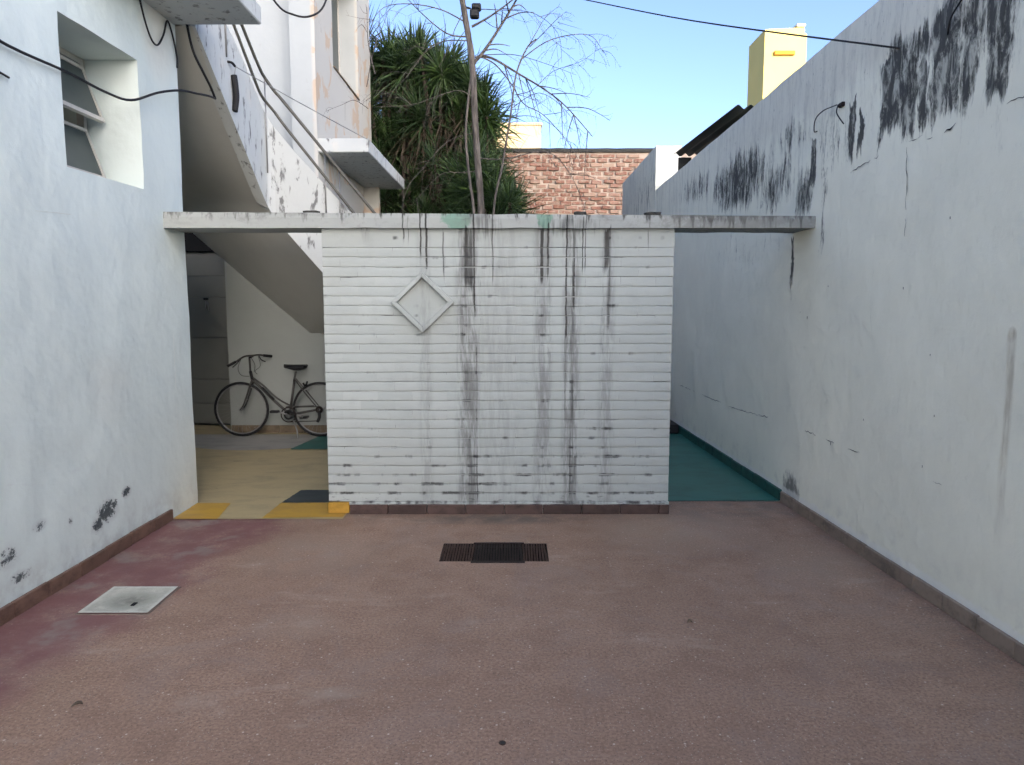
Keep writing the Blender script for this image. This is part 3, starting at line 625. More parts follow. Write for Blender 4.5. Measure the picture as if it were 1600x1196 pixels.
# rubber tube and clothes line
tag(tube('hanging_hose', [(-2.405, 6.62, 3.585), (-2.395, 6.62, 3.50), (-2.395, 6.63, 3.40), (-2.41, 6.62, 3.285)], .028, M['black']), 'short black rubber hose hanging on the stair parapet', 'hose')
cl = thing('clothes_line', (-2.4, 6.58, 3.66), 'thin wire line stretched from the stair parapet to the canopy', 'wire')
tube('hook', [(-2.45, 6.52, 3.67), (-2.40, 6.56, 3.675), (-2.385, 6.60, 3.655)], .011, M['cable'], cl)
tube('line', [(-2.385, 6.6, 3.655), (-2.15, 7.6, 3.63), (-1.74, 9.3, 3.60)], .004, M['steel'], cl, 5)
tube('hanger', [(-2.388, 6.62, 3.655), (-2.398, 6.62, 3.58)], .003, M['steel'], cl, 5, 0)

# ------------------------------------------------------------------ room under the stair
rh = thing('rear_house', (-4.5, 11, 0), 'white two-storey house behind the stair with a small concrete canopy', 'house')
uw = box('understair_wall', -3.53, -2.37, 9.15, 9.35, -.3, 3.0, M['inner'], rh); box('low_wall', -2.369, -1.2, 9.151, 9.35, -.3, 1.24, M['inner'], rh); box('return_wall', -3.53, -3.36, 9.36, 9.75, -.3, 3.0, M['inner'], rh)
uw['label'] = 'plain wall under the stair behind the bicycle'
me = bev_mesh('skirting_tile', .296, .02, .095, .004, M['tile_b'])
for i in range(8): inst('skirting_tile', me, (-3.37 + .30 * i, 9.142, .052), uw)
box('door_pier', -4.9, -4.28, 9.68, 9.9, -.3, 3.0, M['inner'], rh); box('shade_recess', -4.27, -3.54, 9.66, 9.9, 2.29, 3.0, M['dark'], rh); box('side_wall', -5.1, -4.91, 5.9, 9.9, -.3, 3.2, M['inner'], rh)  # near-black box above the door paints the shade of the recess there
dr = box('door', -4.268, -3.547, 9.725, 9.745, .02, 2.285, M['door'], rh); dr['label'] = 'tall grey plank door in the dark corner under the stair'
for za, zb in ((.03, .30), (.305, .62), (.625, 1.17), (1.175, 1.70), (1.705, 1.97), (1.975, 2.28)): box('door_panel', -4.265, -3.55, 9.70, 9.724, za, zb, M['door'], dr, .004)
box('latch', -4.03, -3.97, 9.675, 9.698, 1.665, 1.69, M['black'], dr, .004); tube('key', [(-4.0, 9.685, 1.65), (-4.0, 9.685, 1.55)], .008, M['steel'], dr, 6, 0); tube('key', [(-3.975, 9.685, 1.64), (-3.965, 9.685, 1.52)], .007, M['steel'], dr, 6, 0)
# upper storeys: front on y = 9.2, right side on x = -2.36 with window recess
SX = -2.36
ys = rng(9.2, 10.12, .15) + rng(10.12, 11.75, .15)[1:] + rng(11.75, 12.75, .15)[1:]; zs = rng(-.3, 4.72, .2) + rng(4.72, 6.3, .2)[1:] + rng(6.3, 7., .2)[1:]
face_wall('side_face', lambda y: SX, ys, zs, .30, M['rear'], rh, None, (10.12, 11.75, 4.72, 6.3), .006, -1)
box('front_face', -8.5, -2.665, 9.36, 9.6, 3.005, 7., M['rear'], rh); box('front_corner', -2.664, SX - .003, 9.203, 9.21, 3.005, 7, M['rear'], rh)
box('house_body', -8.5, -2.95, 9.91, 12.74, -.3, 7., M['rear'], rh); box('roof', -8.6, -2.3, 9.1, 12.85, 7.005, 7.15, M['concrete'], rh)
w2 = joined('window', [(-2.665, -2.63, 10.12, 10.17, 4.72, 6.3), (-2.665, -2.63, 11.70, 11.75, 4.72, 6.3), (-2.665, -2.63, 10.171, 11.699, 4.72, 4.77), (-2.665, -2.63, 10.92, 10.96, 4.771, 6.3)], M['frame_w'], rh)
joined('pane', [(-2.655, -2.645, 10.171, 10.919, 4.771, 6.3)], M['glass'], w2); joined('pane', [(-2.655, -2.645, 10.961, 11.699, 4.771, 6.3)], M['glass'], w2); joined('sill', [(-2.62, SX + .02, 10.121, 11.749, 4.721, 4.735)], M['tile_b'], w2)
box('canopy', SX - .05, -1.745, 9.24, 12.24, 3.455, 3.62, M['stair'], rh, .01)
box('canopy_bracket', SX - .02, -2.12, 12.0, 12.1, 2.9, 3.452, M['rear'], rh)

# ================================================================== BACKGROUND BUILDINGS
fb = thing('red_brick_wall', (1, 16.1, 0), 'weathered red brick boundary wall at the far end of the yard', 'wall')
box('wall_core', -6, 6, 16.03, 16.3, -.3, 4.78, M['fmortar'], fb)
rough_box('coping', -6, 6, 15.97, 16.32, 4.782, 4.86, M['mossy'], fb, .2, .012)
mes = [bev_mesh('brick', l, .05, .076, .007, M['fbrick']) for l in (.235, .225, .242)]
for r in range(21):
    for i in range(14):
        inst('brick', mes[random.randrange(3)], (-.55 + .26 * i + (.13 if r % 2 else 0) + random.gauss(0, .006), 16.02 + random.gauss(0, .014), 2.93 + .0885 * r + random.gauss(0, .006)), fb, (random.gauss(0, .06), random.gauss(0, .03), random.gauss(0, .04)), (random.uniform(.8, 1.05), 1, random.uniform(.8, 1.05)))
cb = thing('cream_house', (.6, 32, 0), 'pale cream block catching the sun above the brick wall', 'house')
box('wall', -.9, 1.14, 30, 36, -.3, 8.55, M['cream'], cb); box('roof', -.95, 1.19, 29.95, 36.05, 8.555, 8.66, M['cream'], cb, .02)
yt = thing('yellow_tower', (9, 27, 0), 'sunlit yellow water tower with a small ledge, beyond the right wall', 'tower')
P = [(8.54, -.3), (9.98, -.3), (9.96, 10.62), (9.66, 10.83), (8.54, 10.78)]
V = [(x, 26, z) for x, z in P] + [(x, 27.7, z) for x, z in P]; n = len(P)
obj('wall', V, [tuple(range(n)), tuple(reversed(range(n, 2 * n)))] + [(k, k + n, (k + 1) % n + n, (k + 1) % n) for k in range(n)], M['yellowp'], yt)
box('ledge', 8.86, 9.55, 25.90, 25.998, 9.93, 10.06, M['ledge_shade'], yt, .01); box('vent_pipe', 9.66, 9.92, 26.1, 26.4, 10.62, 10.88, M['yellowp'], yt, .02); box('vent_cap', 9.62, 9.94, 26.05, 26.45, 10.885, 11.0, M['concrete'], yt, .03)  # ledge coloured orange for the shadow on the yellow wall
box('side_wing', 9.0, 14, 28.21, 32, -.3, 8.2, M['yellowp'], yt)
# corrugated lean-to over the right wall
cr = thing('corrugated_roof', (2.7, 8.6, 3.5), 'dark corrugated lean-to roof resting just above the right boundary wall', 'roof')
V, F = [], []; nx = 80
for j, y in enumerate((7.42, 8.6, 9.78)):
    for i in range(nx + 1):
        x = 2.455 - .038 * y + 1.6 * i / nx; V.append((x, y, 3.53 + .02 * (8.6 - y) * -.1 + .022 * math.sin(i * 2 * math.pi / 6) + .10 * i / nx * 0))
for j in range(2):
    for i in range(nx): q = j * (nx + 1) + i; F.append((q, q + 1, q + nx + 2, q + nx + 1))
o = obj('sheet', V, F, M['zinc'], cr, True); so = o.modifiers.new('s', 'SOLIDIFY'); so.thickness = .006
for y in (7.6, 8.6, 9.6): box('rafter', RX(y) + .30, 3.7, y - .03, y + .03, 3.43, 3.50, M['zinc'], cr)
box('gable_board', 2.14, 2.30, 9.70, 9.74, 3.30, 3.48, M['mossy'], cr)

# ================================================================== DRAINS AND FLOOR FITTINGS
ic = thing('inspection_cover', (-2.11, 3.91, 0), 'square pale concrete inspection cover let into the red floor by the left wall', 'cover')
xc, yc = -2.11, 3.915
V, F = [], []; N = 16
for j in range(N + 1):
    for i in range(N + 1):
        u, v = i / N, j / N; x = xc - .185 + .37 * u; y = yc - .18 + .36 * v; d = min(1, math.hypot(u - .5, v - .5) * 2.1)
        V.append((x, y, .0025 + .006 * d * d + .001 * fbm(x * 20, y * 20)))
for j in range(N):
    for i in range(N): q = j * (N + 1) + i; F.append((q, q + 1, q + N + 2, q + N + 1))
def lid_mat():
    b = MB('worn_concrete_lid', .9, .2); n = b.noise(None, 14., 6, .7); f = b.noise(None, 90., 4, .7)
    c = b.mix(b.step(n, .35, .7), (.44, .435, .36), (.58, .57, .48)); c = b.mix(b.mul(b.blob(b.X, b.Y, xc + .01, yc - .01, .16, .14), b.step(n, .25, .6)), c, (.24, .24, .195))
    rim = b.mx(b.step(b.ma('ABSOLUTE', b.ma('SUBTRACT', b.X, xc)), .155, .175), b.step(b.ma('ABSOLUTE', b.ma('SUBTRACT', b.Y, yc)), .15, .17)); c = b.mix(b.mul(rim, .5), c, (.66, .65, .57))
    c = b.mix(b.mul(b.step(f, .58, .68), .5), c, (.20, .20, .17)); return b.out(c, b.bump(f, .5, .004))
obj('concrete_lid', V, F, lid_mat(), ic, True)
for x0, x1, y0, y1 in ((-.195, .195, -.190, -.183), (-.195, .195, .183, .190), (-.195, -.187, -.183, .183), (.187, .195, -.183, .183)): box('frame_edge', xc + x0, xc + x1, yc + y0, yc + y1, -.01, .0035, M['tile_r'], ic)
box('lifting_hole', xc + .045, xc + .065, yc - .085, yc - .045, .003, .0085, M['dark'], ic)
gr = thing('floor_grating', (-.12, 4.7, 0), 'dark rusty bar grating over the floor drain in front of the wall', 'grating')
box('pit', GX0 + .002, GX1 - .002, GY0 + .002, GY1 - .002, -.2, -.16, M['dark'], gr)
for n_, q in (('pit_side', (GX0 - .02, GX0, GY0, GY1)), ('pit_side', (GX1, GX1 + .02, GY0, GY1)), ('pit_side', (GX0, GX1, GY0 - .02, GY0)), ('pit_side', (GX0, GX1, GY1, GY1 + .02))): box(n_, *q, -.2, -.003, M['iron'], gr)
bar = bev_mesh('grate_bar', .011, .335, .012, .002, M['rust']); bar2 = bev_mesh('grate_bar', .012, .335, .010, .002, M['iron'])
x = GX0 + .008; i = 0
while x < GX1 - .004:
    c = -.255 < x < .075
    inst('grate_bar', bar2 if c else bar, (x, (GY0 + GY1) / 2 + random.gauss(0, .0025) + .002, -.005 if c else -.007), gr, (0, 0, random.gauss(0, .01))); x += .0178
box('trap_frame', -.262, .082, GY0 - .030, GY0 + .004, -.004, .005, M['iron'], gr, .002); box('trap_frame', -.262, .082, GY1 - .004, GY1 + .012, -.004, .005, M['iron'], gr, .002)
box('trap_plate', -.25, .07, GY0 + .004, GY1 - .004, -.04, -.03, M['dark'], gr)
for y in (GY0 + .03, GY1 - .03): box('cross_bar', GX0 + .002, GX1 - .002, y - .006, y + .006, -.028, -.016, M['iron'], gr)
V = [(-.036, 2.59, .003)] + [(-.036 + .011 * math.cos(a), 2.59 + .011 * math.sin(a), .0025) for a in [math.pi * 2 * k / 12 for k in range(12)]]
hp = thing('floor_plug', (-.036, 2.59, 0), 'tiny round dark hole in the floor near the bottom edge', 'hole'); obj('hole', V, [(0, k + 1, (k + 1) % 12 + 1) for k in range(12)], M['hole'], hp); 
tube('rim', [(-.036 + .012 * math.cos(a), 2.59 + .012 * math.sin(a), .002) for a in [math.pi * 2 * k / 16 for k in range(17)]], .002, M['rust'], hp, 5, 0)
def curl(name, x, y, L, a, lab):
    P = [(x + L * t * math.cos(a) , y + L * t * math.sin(a) + .012 * math.sin(t * 3), .006 + .008 * math.sin(t * 3.1)) for t in (0, .33, .66, 1)]
    tag(tube(name, P, lambda t: .001 + .006 * math.sin(math.pi * min(max(t, .02), .98)), M['dead'], None, 5, 3), lab, 'leaf')
curl('dry_leaf', -1.79, 2.83, .04, .45, 'single dry curled leaf on the floor at lower left')
curl('dry_twig', .90, 3.62, .025, -.1, 'tiny dark twig on the floor at right')
bx_ = thing('black_crate', (1.98, 9.2, 0), 'black plastic box standing in the side passage behind the wall', 'box')
box('crate_body', 1.62, 2.075, 9.05, 9.4, .006, .12, M['black'], bx_, .01); box('upright_panel', 1.6, 2.0, 9.42, 9.47, .006, .62, M['black'], bx_, .01)

# ================================================================== BICYCLE
bk = thing('bicycle', (-3.28, 8.86, .004), 'old black and silver step-through bicycle parked under the stair', 'bicycle')
BX, BY, BZ = -3.285, 8.86, .008
def B(u, z, y=0.): return (BX + u, BY + y, BZ + z)
RW = .335
def ring(name, c, rr, r, m, parent, n=40, sides=8):
    V, F = [], []
    for i in range(n):
        a = 2 * math.pi * i / n
        for k in range(sides):
            q = 2 * math.pi * k / sides; d = rr + r * math.cos(q); V.append((c[0] + d * math.cos(a), c[1] + r * math.sin(q), c[2] + d * math.sin(a)))
    for i in range(n):
        for k in range(sides): k2 = (k + 1) % sides; F.append((i * sides + k, i * sides + k2, ((i + 1) % n) * sides + k2, ((i + 1) % n) * sides + k))
    return obj(name, V, F, m, parent, True)
def wheel(u):
    c = B(u, RW)
    w = ring('wheel', c, RW - .016, .016, M['black'], bk); ring('rim', c, RW - .037, .008, M['steel'], w)
    V, F = [], []
    for i in range(32):
        a = 2 * math.pi * i / 32; s = 1 if i % 2 else -1; a2 = a + (.5 if i % 4 < 2 else -.5)
        tube_vf([Vector((c[0] + .02 * math.cos(a2), c[1] + .03 * s, c[2] + .02 * math.sin(a2))), Vector((c[0] + (RW - .04) * math.cos(a), c[1], c[2] + (RW - .04) * math.sin(a)))], .0011, 3, False, V, F)
    obj('spokes', V, F, M['steel'], w); tube('hub', [(c[0], c[1] - .045, c[2]), (c[0], c[1] + .045, c[2])], .019, M['steel'], w, 10, 0)
    return w
wheel(0.); wheel(.955)
sv = M['silver']
for s in (-.045, .045): tube('fork_blade', [B(.155, .70, s * .6), B(.125, .62, s), B(.075, .48, s), B(.035, .38, s), B(0, .335, s)], lambda t: .013 - .005 * t, sv, bk)
tube('head_tube', [B(.15, .675), B(.125, .80)], .018, M['black'], bk, 10, 0); tube('stem', [B(.125, .80), B(.118, .965)], .012, sv, bk, 8, 0); tube('stem_extension', [B(.118, .96), B(.165, .985)], .013, M['black'], bk, 8, 0)
tube('handlebar', [B(-.04, .885, -.24), B(.03, .93, -.20), B(.10, .985, -.12), B(.165, .99, 0), B(.20, .99, .10), B(.24, .975, .18), B(.30, .965, .23)], .011, sv, bk)
tube('grip', [B(-.055, .88, -.25), B(.03, .93, -.20)], .016, M['black'], bk, 8, 0); tube('grip', [B(.23, .978, .17), B(.315, .962, .235)], .016, M['black'], bk, 8, 0)
for P in ([B(.07, .96, -.15), B(.02, .90, -.155), B(-.02, .86, -.18)], [B(.20, .985, .10), B(.215, .93, .13), B(.25, .90, .18)]): tube('brake_lever', P, .006, M['black'], bk, 6)
for P in ([B(.07, .965, -.13), B(.03, .85, -.14), B(.05, .76, -.10), B(.12, .74, -.03)], [B(.19, .98, .1), B(.22, .86, .08), B(.17, .80, .04), B(.2, .76, .02)], [B(.16, .97, -.06), B(.20, .88, -.05), B(.18, .79, -.03)]): tube('brake_cable', P, .003, M['cable'], bk, 5)
tube('down_tube', [B(.148, .69), B(.26, .585), B(.42, .42), B(.585, .275)], .016, sv, bk); tube('down_tube', [B(.14, .73), B(.28, .62), B(.45, .46), B(.615, .37)], .011, sv, bk)
tube('bottle_pump', [B(.27, .605, -.03), B(.41, .455, -.03)], .012, M['black'], bk, 8, 0)
tube('seat_tube', [B(.585, .275), B(.655, .70)], .015, sv, bk, 8, 0); tube('seat_post', [B(.655, .70), B(.675, .80)], .012, sv, bk, 8, 0)
for s in (-.05, .05):
    tube('seat_stay', [B(.655, .72, s * .3), B(.76, .58, s), B(.955, .335, s)], .008, sv, bk); tube('chain_stay', [B(.585, .275, s * .6), B(.70, .29, s), B(.955, .335, s)], .009, sv, bk)
V, F = [], []; prof = [(-.135, .022, .045), (-.10, .028, .05), (-.02, .045, .06), (.06, .085, .06), (.11, .09, .05), (.135, .06, .04)]
for i, (u, w, h) in enumerate(prof):
    zc = .868 + (.012 if i in (0, 5) else (.0 if i in (2, 3) else .006))
    for k in range(10):
        a = 2 * math.pi * k / 10; V.append(B(.67 + u, zc - .018 + h * .5 * math.sin(a) - (.012 if math.sin(a) < 0 and 1 < i < 5 else 0), w * math.cos(a)))
for i in range(len(prof) - 1):
    for k in range(10): k2 = (k + 1) % 10; F.append((i * 10 + k, i * 10 + k2, i * 10 + 10 + k2, i * 10 + 10 + k))
F += [tuple(range(10)), tuple(reversed(range(50, 60)))]
obj('saddle', V, F, M['black'], bk, True)
tube('brake_caliper', [B(.765, .66, -.03), B(.79, .62, -.02), B(.80, .67, .03)], .012, M['black'], bk, 6)
cr_ = ring('chainring', B(.585, .275, -.055), .088, .007, M['iron'], bk, 32, 6); ring('inner_ring', B(.585, .275, -.05), .05, .012, M['black'], cr_, 24, 6)
tube('crank_arm', [B(.585, .275, -.07), B(.45, .325, -.075)], .011, M['steel'], bk, 6, 0); tube('crank_arm', [B(.585, .275, .07), B(.72, .225, .075)], .011, M['steel'], bk, 6, 0)
for u, z, s in ((.44, .325, -.12), (.725, .22, .12)): box('pedal', BX + u - .05, BX + u + .05, BY + s - .04, BY + s + .04, BZ + z - .014, BZ + z + .014, M['black'], bk, .006)
tube('chain', [B(.585, .363, -.055), B(.955, .375, -.05)], .005, M['iron'], bk, 5, 0); tube('chain', [B(.585, .187, -.055), B(.93, .20, -.05)], .005, M['iron'], bk, 5, 0)
ring('sprocket', B(.955, .335, -.045), .03, .016, M['iron'], bk, 20, 6); tube('derailleur', [B(.955, .31, -.06), B(.96, .25, -.065), B(.935, .19, -.06)], .02, M['black'], bk, 6)
tube('chain_guard', [B(.56, .372, -.065), B(.90, .385, -.065)], .009, sv, bk, 6, 0)
tube('kickstand', [B(.62, .25, -.03), B(.70, .10, -.12), B(.72, .0, -.16)], .009, M['steel'], bk, 6, 0)

# ================================================================== PLANTS
def blade(V, F, o, d, L, w, droop, nseg=4):
    side = d.cross(Vector((0, 0, 1))); side = side.normalized() if side.length > .05 else Vector((1, 0, 0)); b0 = len(V)
    for k in range(nseg + 1):
        t = k / nseg; p = o + d * (L * t) + Vector((0, 0, -droop * L * t * t)); ww = w * (.55 + .9 * t if t < .35 else .87 * (1 - t) / .65 + .02) * .5
        nrm = side.cross(d).normalized() * ww * .45
        V += [tuple(p - side * ww + nrm), tuple(p), tuple(p + side * ww + nrm)]
        if k: q = b0 + 3 * k; F += [(q - 3, q - 2, q + 1, q), (q - 2, q - 1, q + 2, q + 1)]
def rosette_mesh(name, n, L, w, m, lo, hi, droop, seed):
    rr = random.Random(seed); V, F = [], []
    for i in range(n):
        t = (i + .5) / n; az = i * 2.39996 + rr.uniform(-.2, .2); el = R(hi + (lo - hi) * t + rr.uniform(-10, 10))
        d = Vector((math.cos(az) * math.cos(el), math.sin(az) * math.cos(el), math.sin(el)))
        blade(V, F, Vector((0, 0, .10 - .22 * t)) + d * .03, d, L * rr.uniform(.75, 1.1) * (.75 + .35 * math.sin(math.pi * min(t * 1.2, 1))), w * rr.uniform(.8, 1.2), droop * rr.uniform(.3, 1.5) * t)
    me = bpy.data.meshes.new(name); me.from_pydata(V, [], F); me.materials.append(m); return me
RO = [rosette_mesh('leaf_rosette', 70 + 10 * s, .50 + .07 * s, .036 + .004 * s, M['leafm'], -55 + 6 * s, 82, .18 + .12 * s, s) for s in range(5)]
DR = [rosette_mesh('dry_skirt', 40, .60, .035, M['dead'], -82, -30, .25, 20 + s) for s in range(2)]
def yucca(loc, label, stems, rad=.045):
    """stems: list of (base dx, dy, head x, y, z); heads carry a green rosette and a skirt of dry leaves"""
    t = thing('yucca_tree', loc, label, 'tree', 'yucca trees behind the screen wall')
    for dx, dy, hx, hy, hz in stems:
        b0 = Vector(loc) + Vector((dx, dy, -.1)); h = Vector((hx, hy, hz)); mid = b0.lerp(h, .5) + Vector((random.uniform(-.15, .15), random.uniform(-.15, .15), 0))
        tube('trunk', [b0, mid, h], lambda q: rad * (1.25 - .6 * q), M['ybark'], t, 6, 3)
        inst('leaf_rosette', RO[random.randrange(5)], (hx, hy, hz), t, (random.gauss(0, .38), random.gauss(0, .38), random.uniform(0, 6.28)), [random.uniform(.7, 1.15)] * 3)
        if random.random() < .22: inst('dry_skirt', DR[random.randrange(2)], (hx, hy, hz - .2), t, (random.gauss(0, .1), random.gauss(0, .1), random.uniform(0, 6.28)), [random.uniform(.8, 1.2)] * 3)
    return t
def heads(n, fx, y0, y1, sep, seed, base):
    rr = random.Random(seed); L = []; tries = 0
    while len(L) < n and tries < 9000:
        tries += 1; x, z = fx(rr); y = rr.uniform(y0, y1)
        if all((x - a[2]) ** 2 + ((y - a[3]) * .6) ** 2 + (z - a[4]) ** 2 > sep ** 2 for a in L): L.append((rr.uniform(-.45, .45) * base, rr.uniform(-.3, .3), x, y, z))
    return L
def tall_left(r):
    while True:
        x, z = r.uniform(-2.6, -1.35), r.uniform(2.3, 6.05)
        if z < 6.05 - .25 * abs(x + 2.1): return x, z
def tall_right(r):
    while True:
        x, z = r.uniform(-1.55, -.42), r.uniform(2.2, 5.75)
        if z < 5.8 - .95 * max(0, x + 1.2): return x, z
def low_right(r):
    while True:
        x, z = r.uniform(-.75, .22), r.uniform(1.9, 3.72)
        if z < 3.72 - 1.7 * max(0, x + .28): return x, z
yucca((-2.0, 13.4, -.06), 'tall leafy yucca tree against the rear house corner, leftmost of three', heads(95, tall_left, 12.95, 14.6, .27, 3, 1.2))
yucca((-1.0, 13.2, -.06), 'tall leafy yucca tree directly behind the bare trunk', heads(95, tall_right, 12.5, 14.3, .26, 5, 1.0))
yucca((-.2, 11.5, -.06), 'low spreading yucca at the right, beside the red brick wall', heads(44, low_right, 11.0, 12.4, .24, 8, .8))

# bare tree in front of the yuccas
TY = 8.35
def tp(px, py, dy=0.): return Vector(((px - 800) * .00712, TY + dy, 2.60 + (332 - py) * .00679))
bt = thing('bare_tree', (-.34, TY, -.06), 'slender bare tree with twiggy leafless branches rising behind the wall', 'tree')
tube('trunk', [(-.33, TY, -.1), (-.34, TY, 1.4), tp(752, 332), tp(747, 250), tp(743, 180), tp(739, 90), tp(730, 30), tp(722, -20), tp(716, -70)], lambda t: .043 - .014 * t + .004 * fbm(t * 30, 2.), M['bark'], bt, 10)
tube('trunk', [(-.40, TY - .05, -.1), (-.37, TY - .06, 1.5), tp(741, 332, -.06), tp(735, 280, -.07), tp(729, 210, -.03), tp(733, 150, -.02), tp(741, 90, .02)], lambda t: .018 - .006 * t, M['bark'], bt, 8)
rt = random.Random(11)
BV, BF = [], []
def twig(P, r, depth):
    pts = smooth_path(P, 4); tube_vf(pts, lambda t: r * (1 - .72 * t), 5 if r > .006 else 3, False, BV, BF)
    if depth <= 0: return
    total = sum((pts[i + 1] - pts[i]).length for i in range(len(pts) - 1)); n = max(2, int(total / (.11 if depth > 1 else .10)))
    for k in range(n):
        i = min(len(pts) - 2, int(len(pts) * (.25 + .75 * (k + rt.random()) / n))); p = pts[i]; d = (pts[i + 1] - pts[i]).normalized()
        s = Vector((rt.gauss(0, 1), rt.gauss(0, 1), rt.gauss(-.15, .9))); s = (s - d * s.dot(d)).normalized(); nd = (d * rt.uniform(.35, 1.0) + s * rt.uniform(.5, 1.0)).normalized()
        L = total * rt.uniform(.16, .36) * (1.0 if depth > 1 else .85); L = min(L, .55)
        q = [p, p + nd * L * .5 + Vector((0, 0, rt.uniform(-.03, .02))), p + nd * L + Vector((0, 0, -.22 * L + rt.gauss(0, .04)))]
        twig(q, max(r * .42, .0016), depth - 1)
main = [([(742, 95), (760, 75), (785, 35), (808, 0), (825, -40)], .022, 1), ([(738, 40), (765, 25), (800, 0), (835, -30)], .014, 2),
        ([(745, 85), (770, 82), (810, 100), (850, 125), (885, 150), (930, 195)], .016, 2), ([(748, 82), (775, 92), (800, 120), (818, 150), (850, 165), (890, 205), (905, 230)], .009, 2),
        ([(760, 80), (800, 78), (850, 85), (900, 100)], .006, 2), ([(733, 55), (700, 52), (660, 20), (630, -10)], .010, 1), ([(735, 62), (700, 55), (668, 65), (640, 105), (600, 140)], .007, 2),
        ([(731, 30), (690, 15), (650, 8), (610, 15), (590, 45)], .008, 2), ([(728, 20), (712, 50), (705, 70), (690, 110)], .006, 1), ([(744, 150), (720, 140), (690, 150), (650, 170), (600, 175)], .006, 2), ([(745, 200), (700, 215), (660, 255), (620, 300)], .007, 1), ([(748, 240), (790, 245), (850, 235), (890, 270), (915, 335)], .008, 1),
        ([(749, 260), (720, 265), (690, 275), (650, 320)], .006, 1), ([(728, 10), (780, 5), (830, 10), (870, 40), (880, 80)], .006, 2), ([(580, 130), (585, 70), (600, 20), (612, -20)], .006, 2), ([(579, 160), (560, 150), (535, 158), (510, 165)], .004, 1), ([(590, 110), (582, 60), (578, 0)], .007, 1)]
for L, r, dp in main:
    dy = 0.; P = []; drift = rt.uniform(-.12, .12)
    for px, py in L: P.append(tp(px, py, dy) + Vector((rt.gauss(0, .012), 0, rt.gauss(0, .012)))); dy += drift
    twig(P, r, dp)
br = obj('branches', BV, BF, M['bark'], bt, True)
BV, BF = [], []
sp = thing('sapling', tp(765, 700), 'thin leafless sapling leaning in front of the cream block', 'tree')
sp.location = (-.2, TY - .2, -.06)
TY -= .2
tube('trunk', [(-.2, TY, -.1), (-.2, TY, 1.6), tp(772, 332), tp(785, 260), tp(798, 180), tp(806, 120), tp(822, 80), tp(836, 66)], lambda t: .016 - .009 * t, M['bark'], sp, 6)
for L, r, dp in [([(822, 80), (835, 60), (848, 40), (868, 25)], .006, 1), ([(826, 78), (850, 55), (868, 38), (880, 30)], .006, 1), ([(812, 98), (850, 70), (890, 58), (920, 60), (938, 85)], .007, 2), ([(804, 150), (830, 145), (860, 120), (900, 108), (925, 92)], .005, 2), ([(800, 170), (840, 150), (880, 180), (905, 225)], .005, 2), ([(868, 41), (905, 48)], .003, 1), ([(797, 185), (830, 185), (865, 205), (890, 235)], .004, 2)]:
    dy = 0.; P = []; drift = rt.uniform(-.08, .08)
    for px, py in L: P.append(tp(px, py, dy)); dy += drift
    twig(P, r, dp)
obj('branches', BV, BF, M['bark'], sp, True)
TY += .2
fl = thing('black_floodlight', tp(744, 14), 'small black lamp hanging on the bare tree trunk at the top edge', 'lamp')
c = tp(744, 18); box('lamp_body', c.x - .055, c.x + .045, c.y - .07, c.y + .03, c.z - .05, c.z + .035, M['black'], fl, .015); box('lamp_hood', c.x - .035, c.x + .065, c.y - .06, c.y + .05, c.z + .037, c.z + .095, M['black'], fl, .012); tube('lamp_bracket', [(c.x - .05, c.y, c.z + .06), (c.x - .10, c.y + .02, c.z + .08)], .008, M['black'], fl, 6, 0)

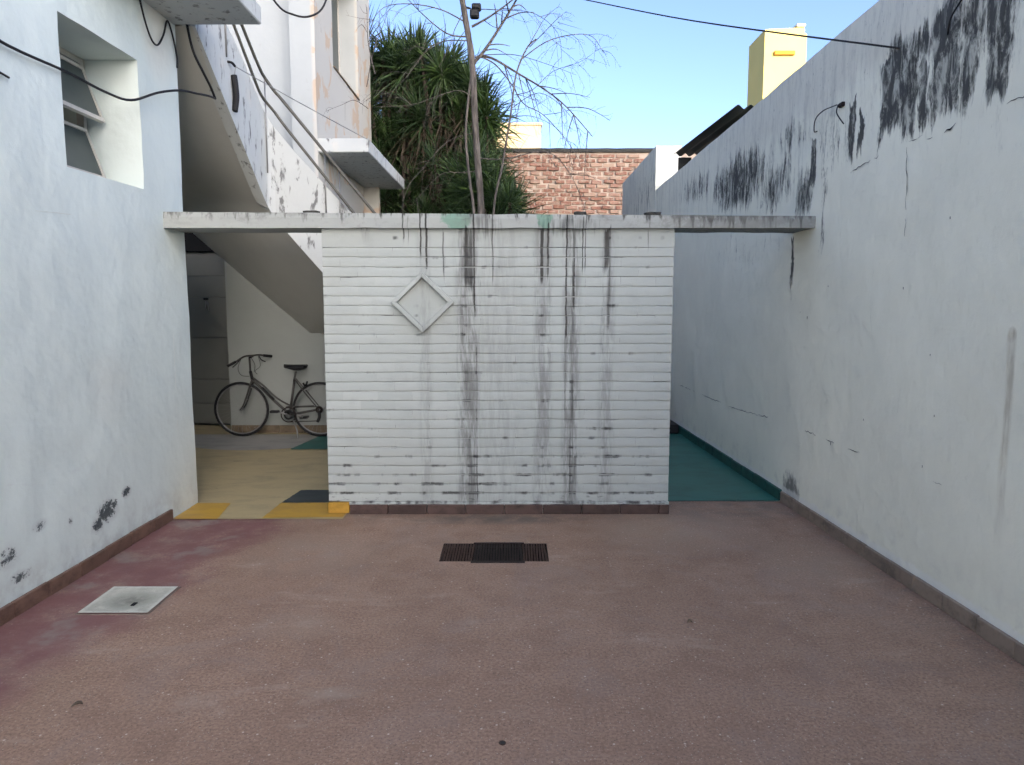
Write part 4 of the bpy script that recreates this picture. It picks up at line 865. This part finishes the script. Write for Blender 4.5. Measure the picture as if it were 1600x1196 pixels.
# ================================================================== CABLES
lc = thing('house_cable', (LX(4.5) + .03, 4.5, 2.95), 'black cable sagging across the left wall past the window', 'cable')
tube('run', [(LX(2.6) + .03, 2.6, 2.95), (LX(3.5) + .03, 3.5, 2.975), (LX(3.92) + .03, 3.94, 2.945), (LX(4.4) + .03, 4.43, 2.96), (LX(4.8) + .03, 4.80, 2.955), (LX(5.1) + .03, 5.12, 2.985), (-2.50, 5.40, 3.11), (-2.44, 5.62, 3.185), (-2.41, 5.85, 3.225), (-2.40, 6.05, 3.26), (-2.41, 6.2, 3.28)], .0085, M['cable'], lc)
tag(tube('drop_cable', [(-2.49, 5.91, 4.3), (-2.495, 5.90, 3.93), (-2.49, 5.90, 3.78), (-2.45, 5.90, 3.56), (-2.41, 5.98, 3.42), (-2.40, 6.08, 3.345), (-2.41, 6.2, 3.28)], .010, M['cable']), 'black cable dropping from above the balcony slab to the stair edge', 'cable')
tag(tube('looped_cable', [(LX(5.2) + .02, 5.25, 3.95), (LX(5.3) + .03, 5.33, 3.66), (LX(5.4) + .03, 5.43, 3.50), (LX(5.5) + .03, 5.53, 3.475), (LX(5.6) + .03, 5.63, 3.58), (LX(5.72) + .02, 5.72, 3.71), (LX(5.8) + .02, 5.79, 3.64), (LX(5.86) + .015, 5.86, 3.50), (LX(5.86) + .01, 5.87, 3.42)], .007, M['cable']), 'black cable hanging in a loop under the balcony slab', 'cable')
tag(tube('cable_stub', [(LX(3.7) + .02, 3.72, 2.80), (LX(3.85) + .02, 3.87, 2.795), (LX(3.93) + .015, 3.95, 2.79)], .006, M['cable']), 'short cut end of black cable at the left edge', 'cable')
tag(tube('slack_cable', [(-2.0, 5.9, 4.25), (-1.86, 6.1, 3.98), (-1.75, 6.2, 3.93), (-1.62, 6.2, 3.92), (-1.52, 6.25, 4.02), (-1.45, 6.3, 4.3)], .008, M['cable']), 'slack black cable dipping into view above the stair', 'cable')
tag(tube('overhead_wire', [(.06, 11.5, 6.30), (.857, 9., 5.13), (1.58, 6.74, 4.08), (RX(4.52) - .01, 4.52, 3.122)], .006, M['cable']), 'thin black wire crossing the sky to the right wall', 'wire')

# ================================================================== BEHIND THE CAMERA: the end of the yard and an added unseen block that keeps the sun off the yard
ew = thing('yard_end_wall', (0, -9, 0), 'low white wall closing the yard behind the viewer', 'wall')
box('wall', -3.2, 3.1, -9.2, -9., -.3, 2.0, M['inner'], ew)
c = Vector((.6, 7.8, 0)) + Vector((tos.x, tos.y, 0)).normalized() * 42
ab = thing('sun_blocker', (c.x, c.y, 0), 'tall pale block added out of view to keep the sun off the yard', 'sun blocker')
me = bev_mesh('wall', 14.5, 8, 22.4, .05, M['cream'])
inst('wall', me, (c.x, c.y, 10.9), ab, (0, 0, -R(SUN_AZ)))
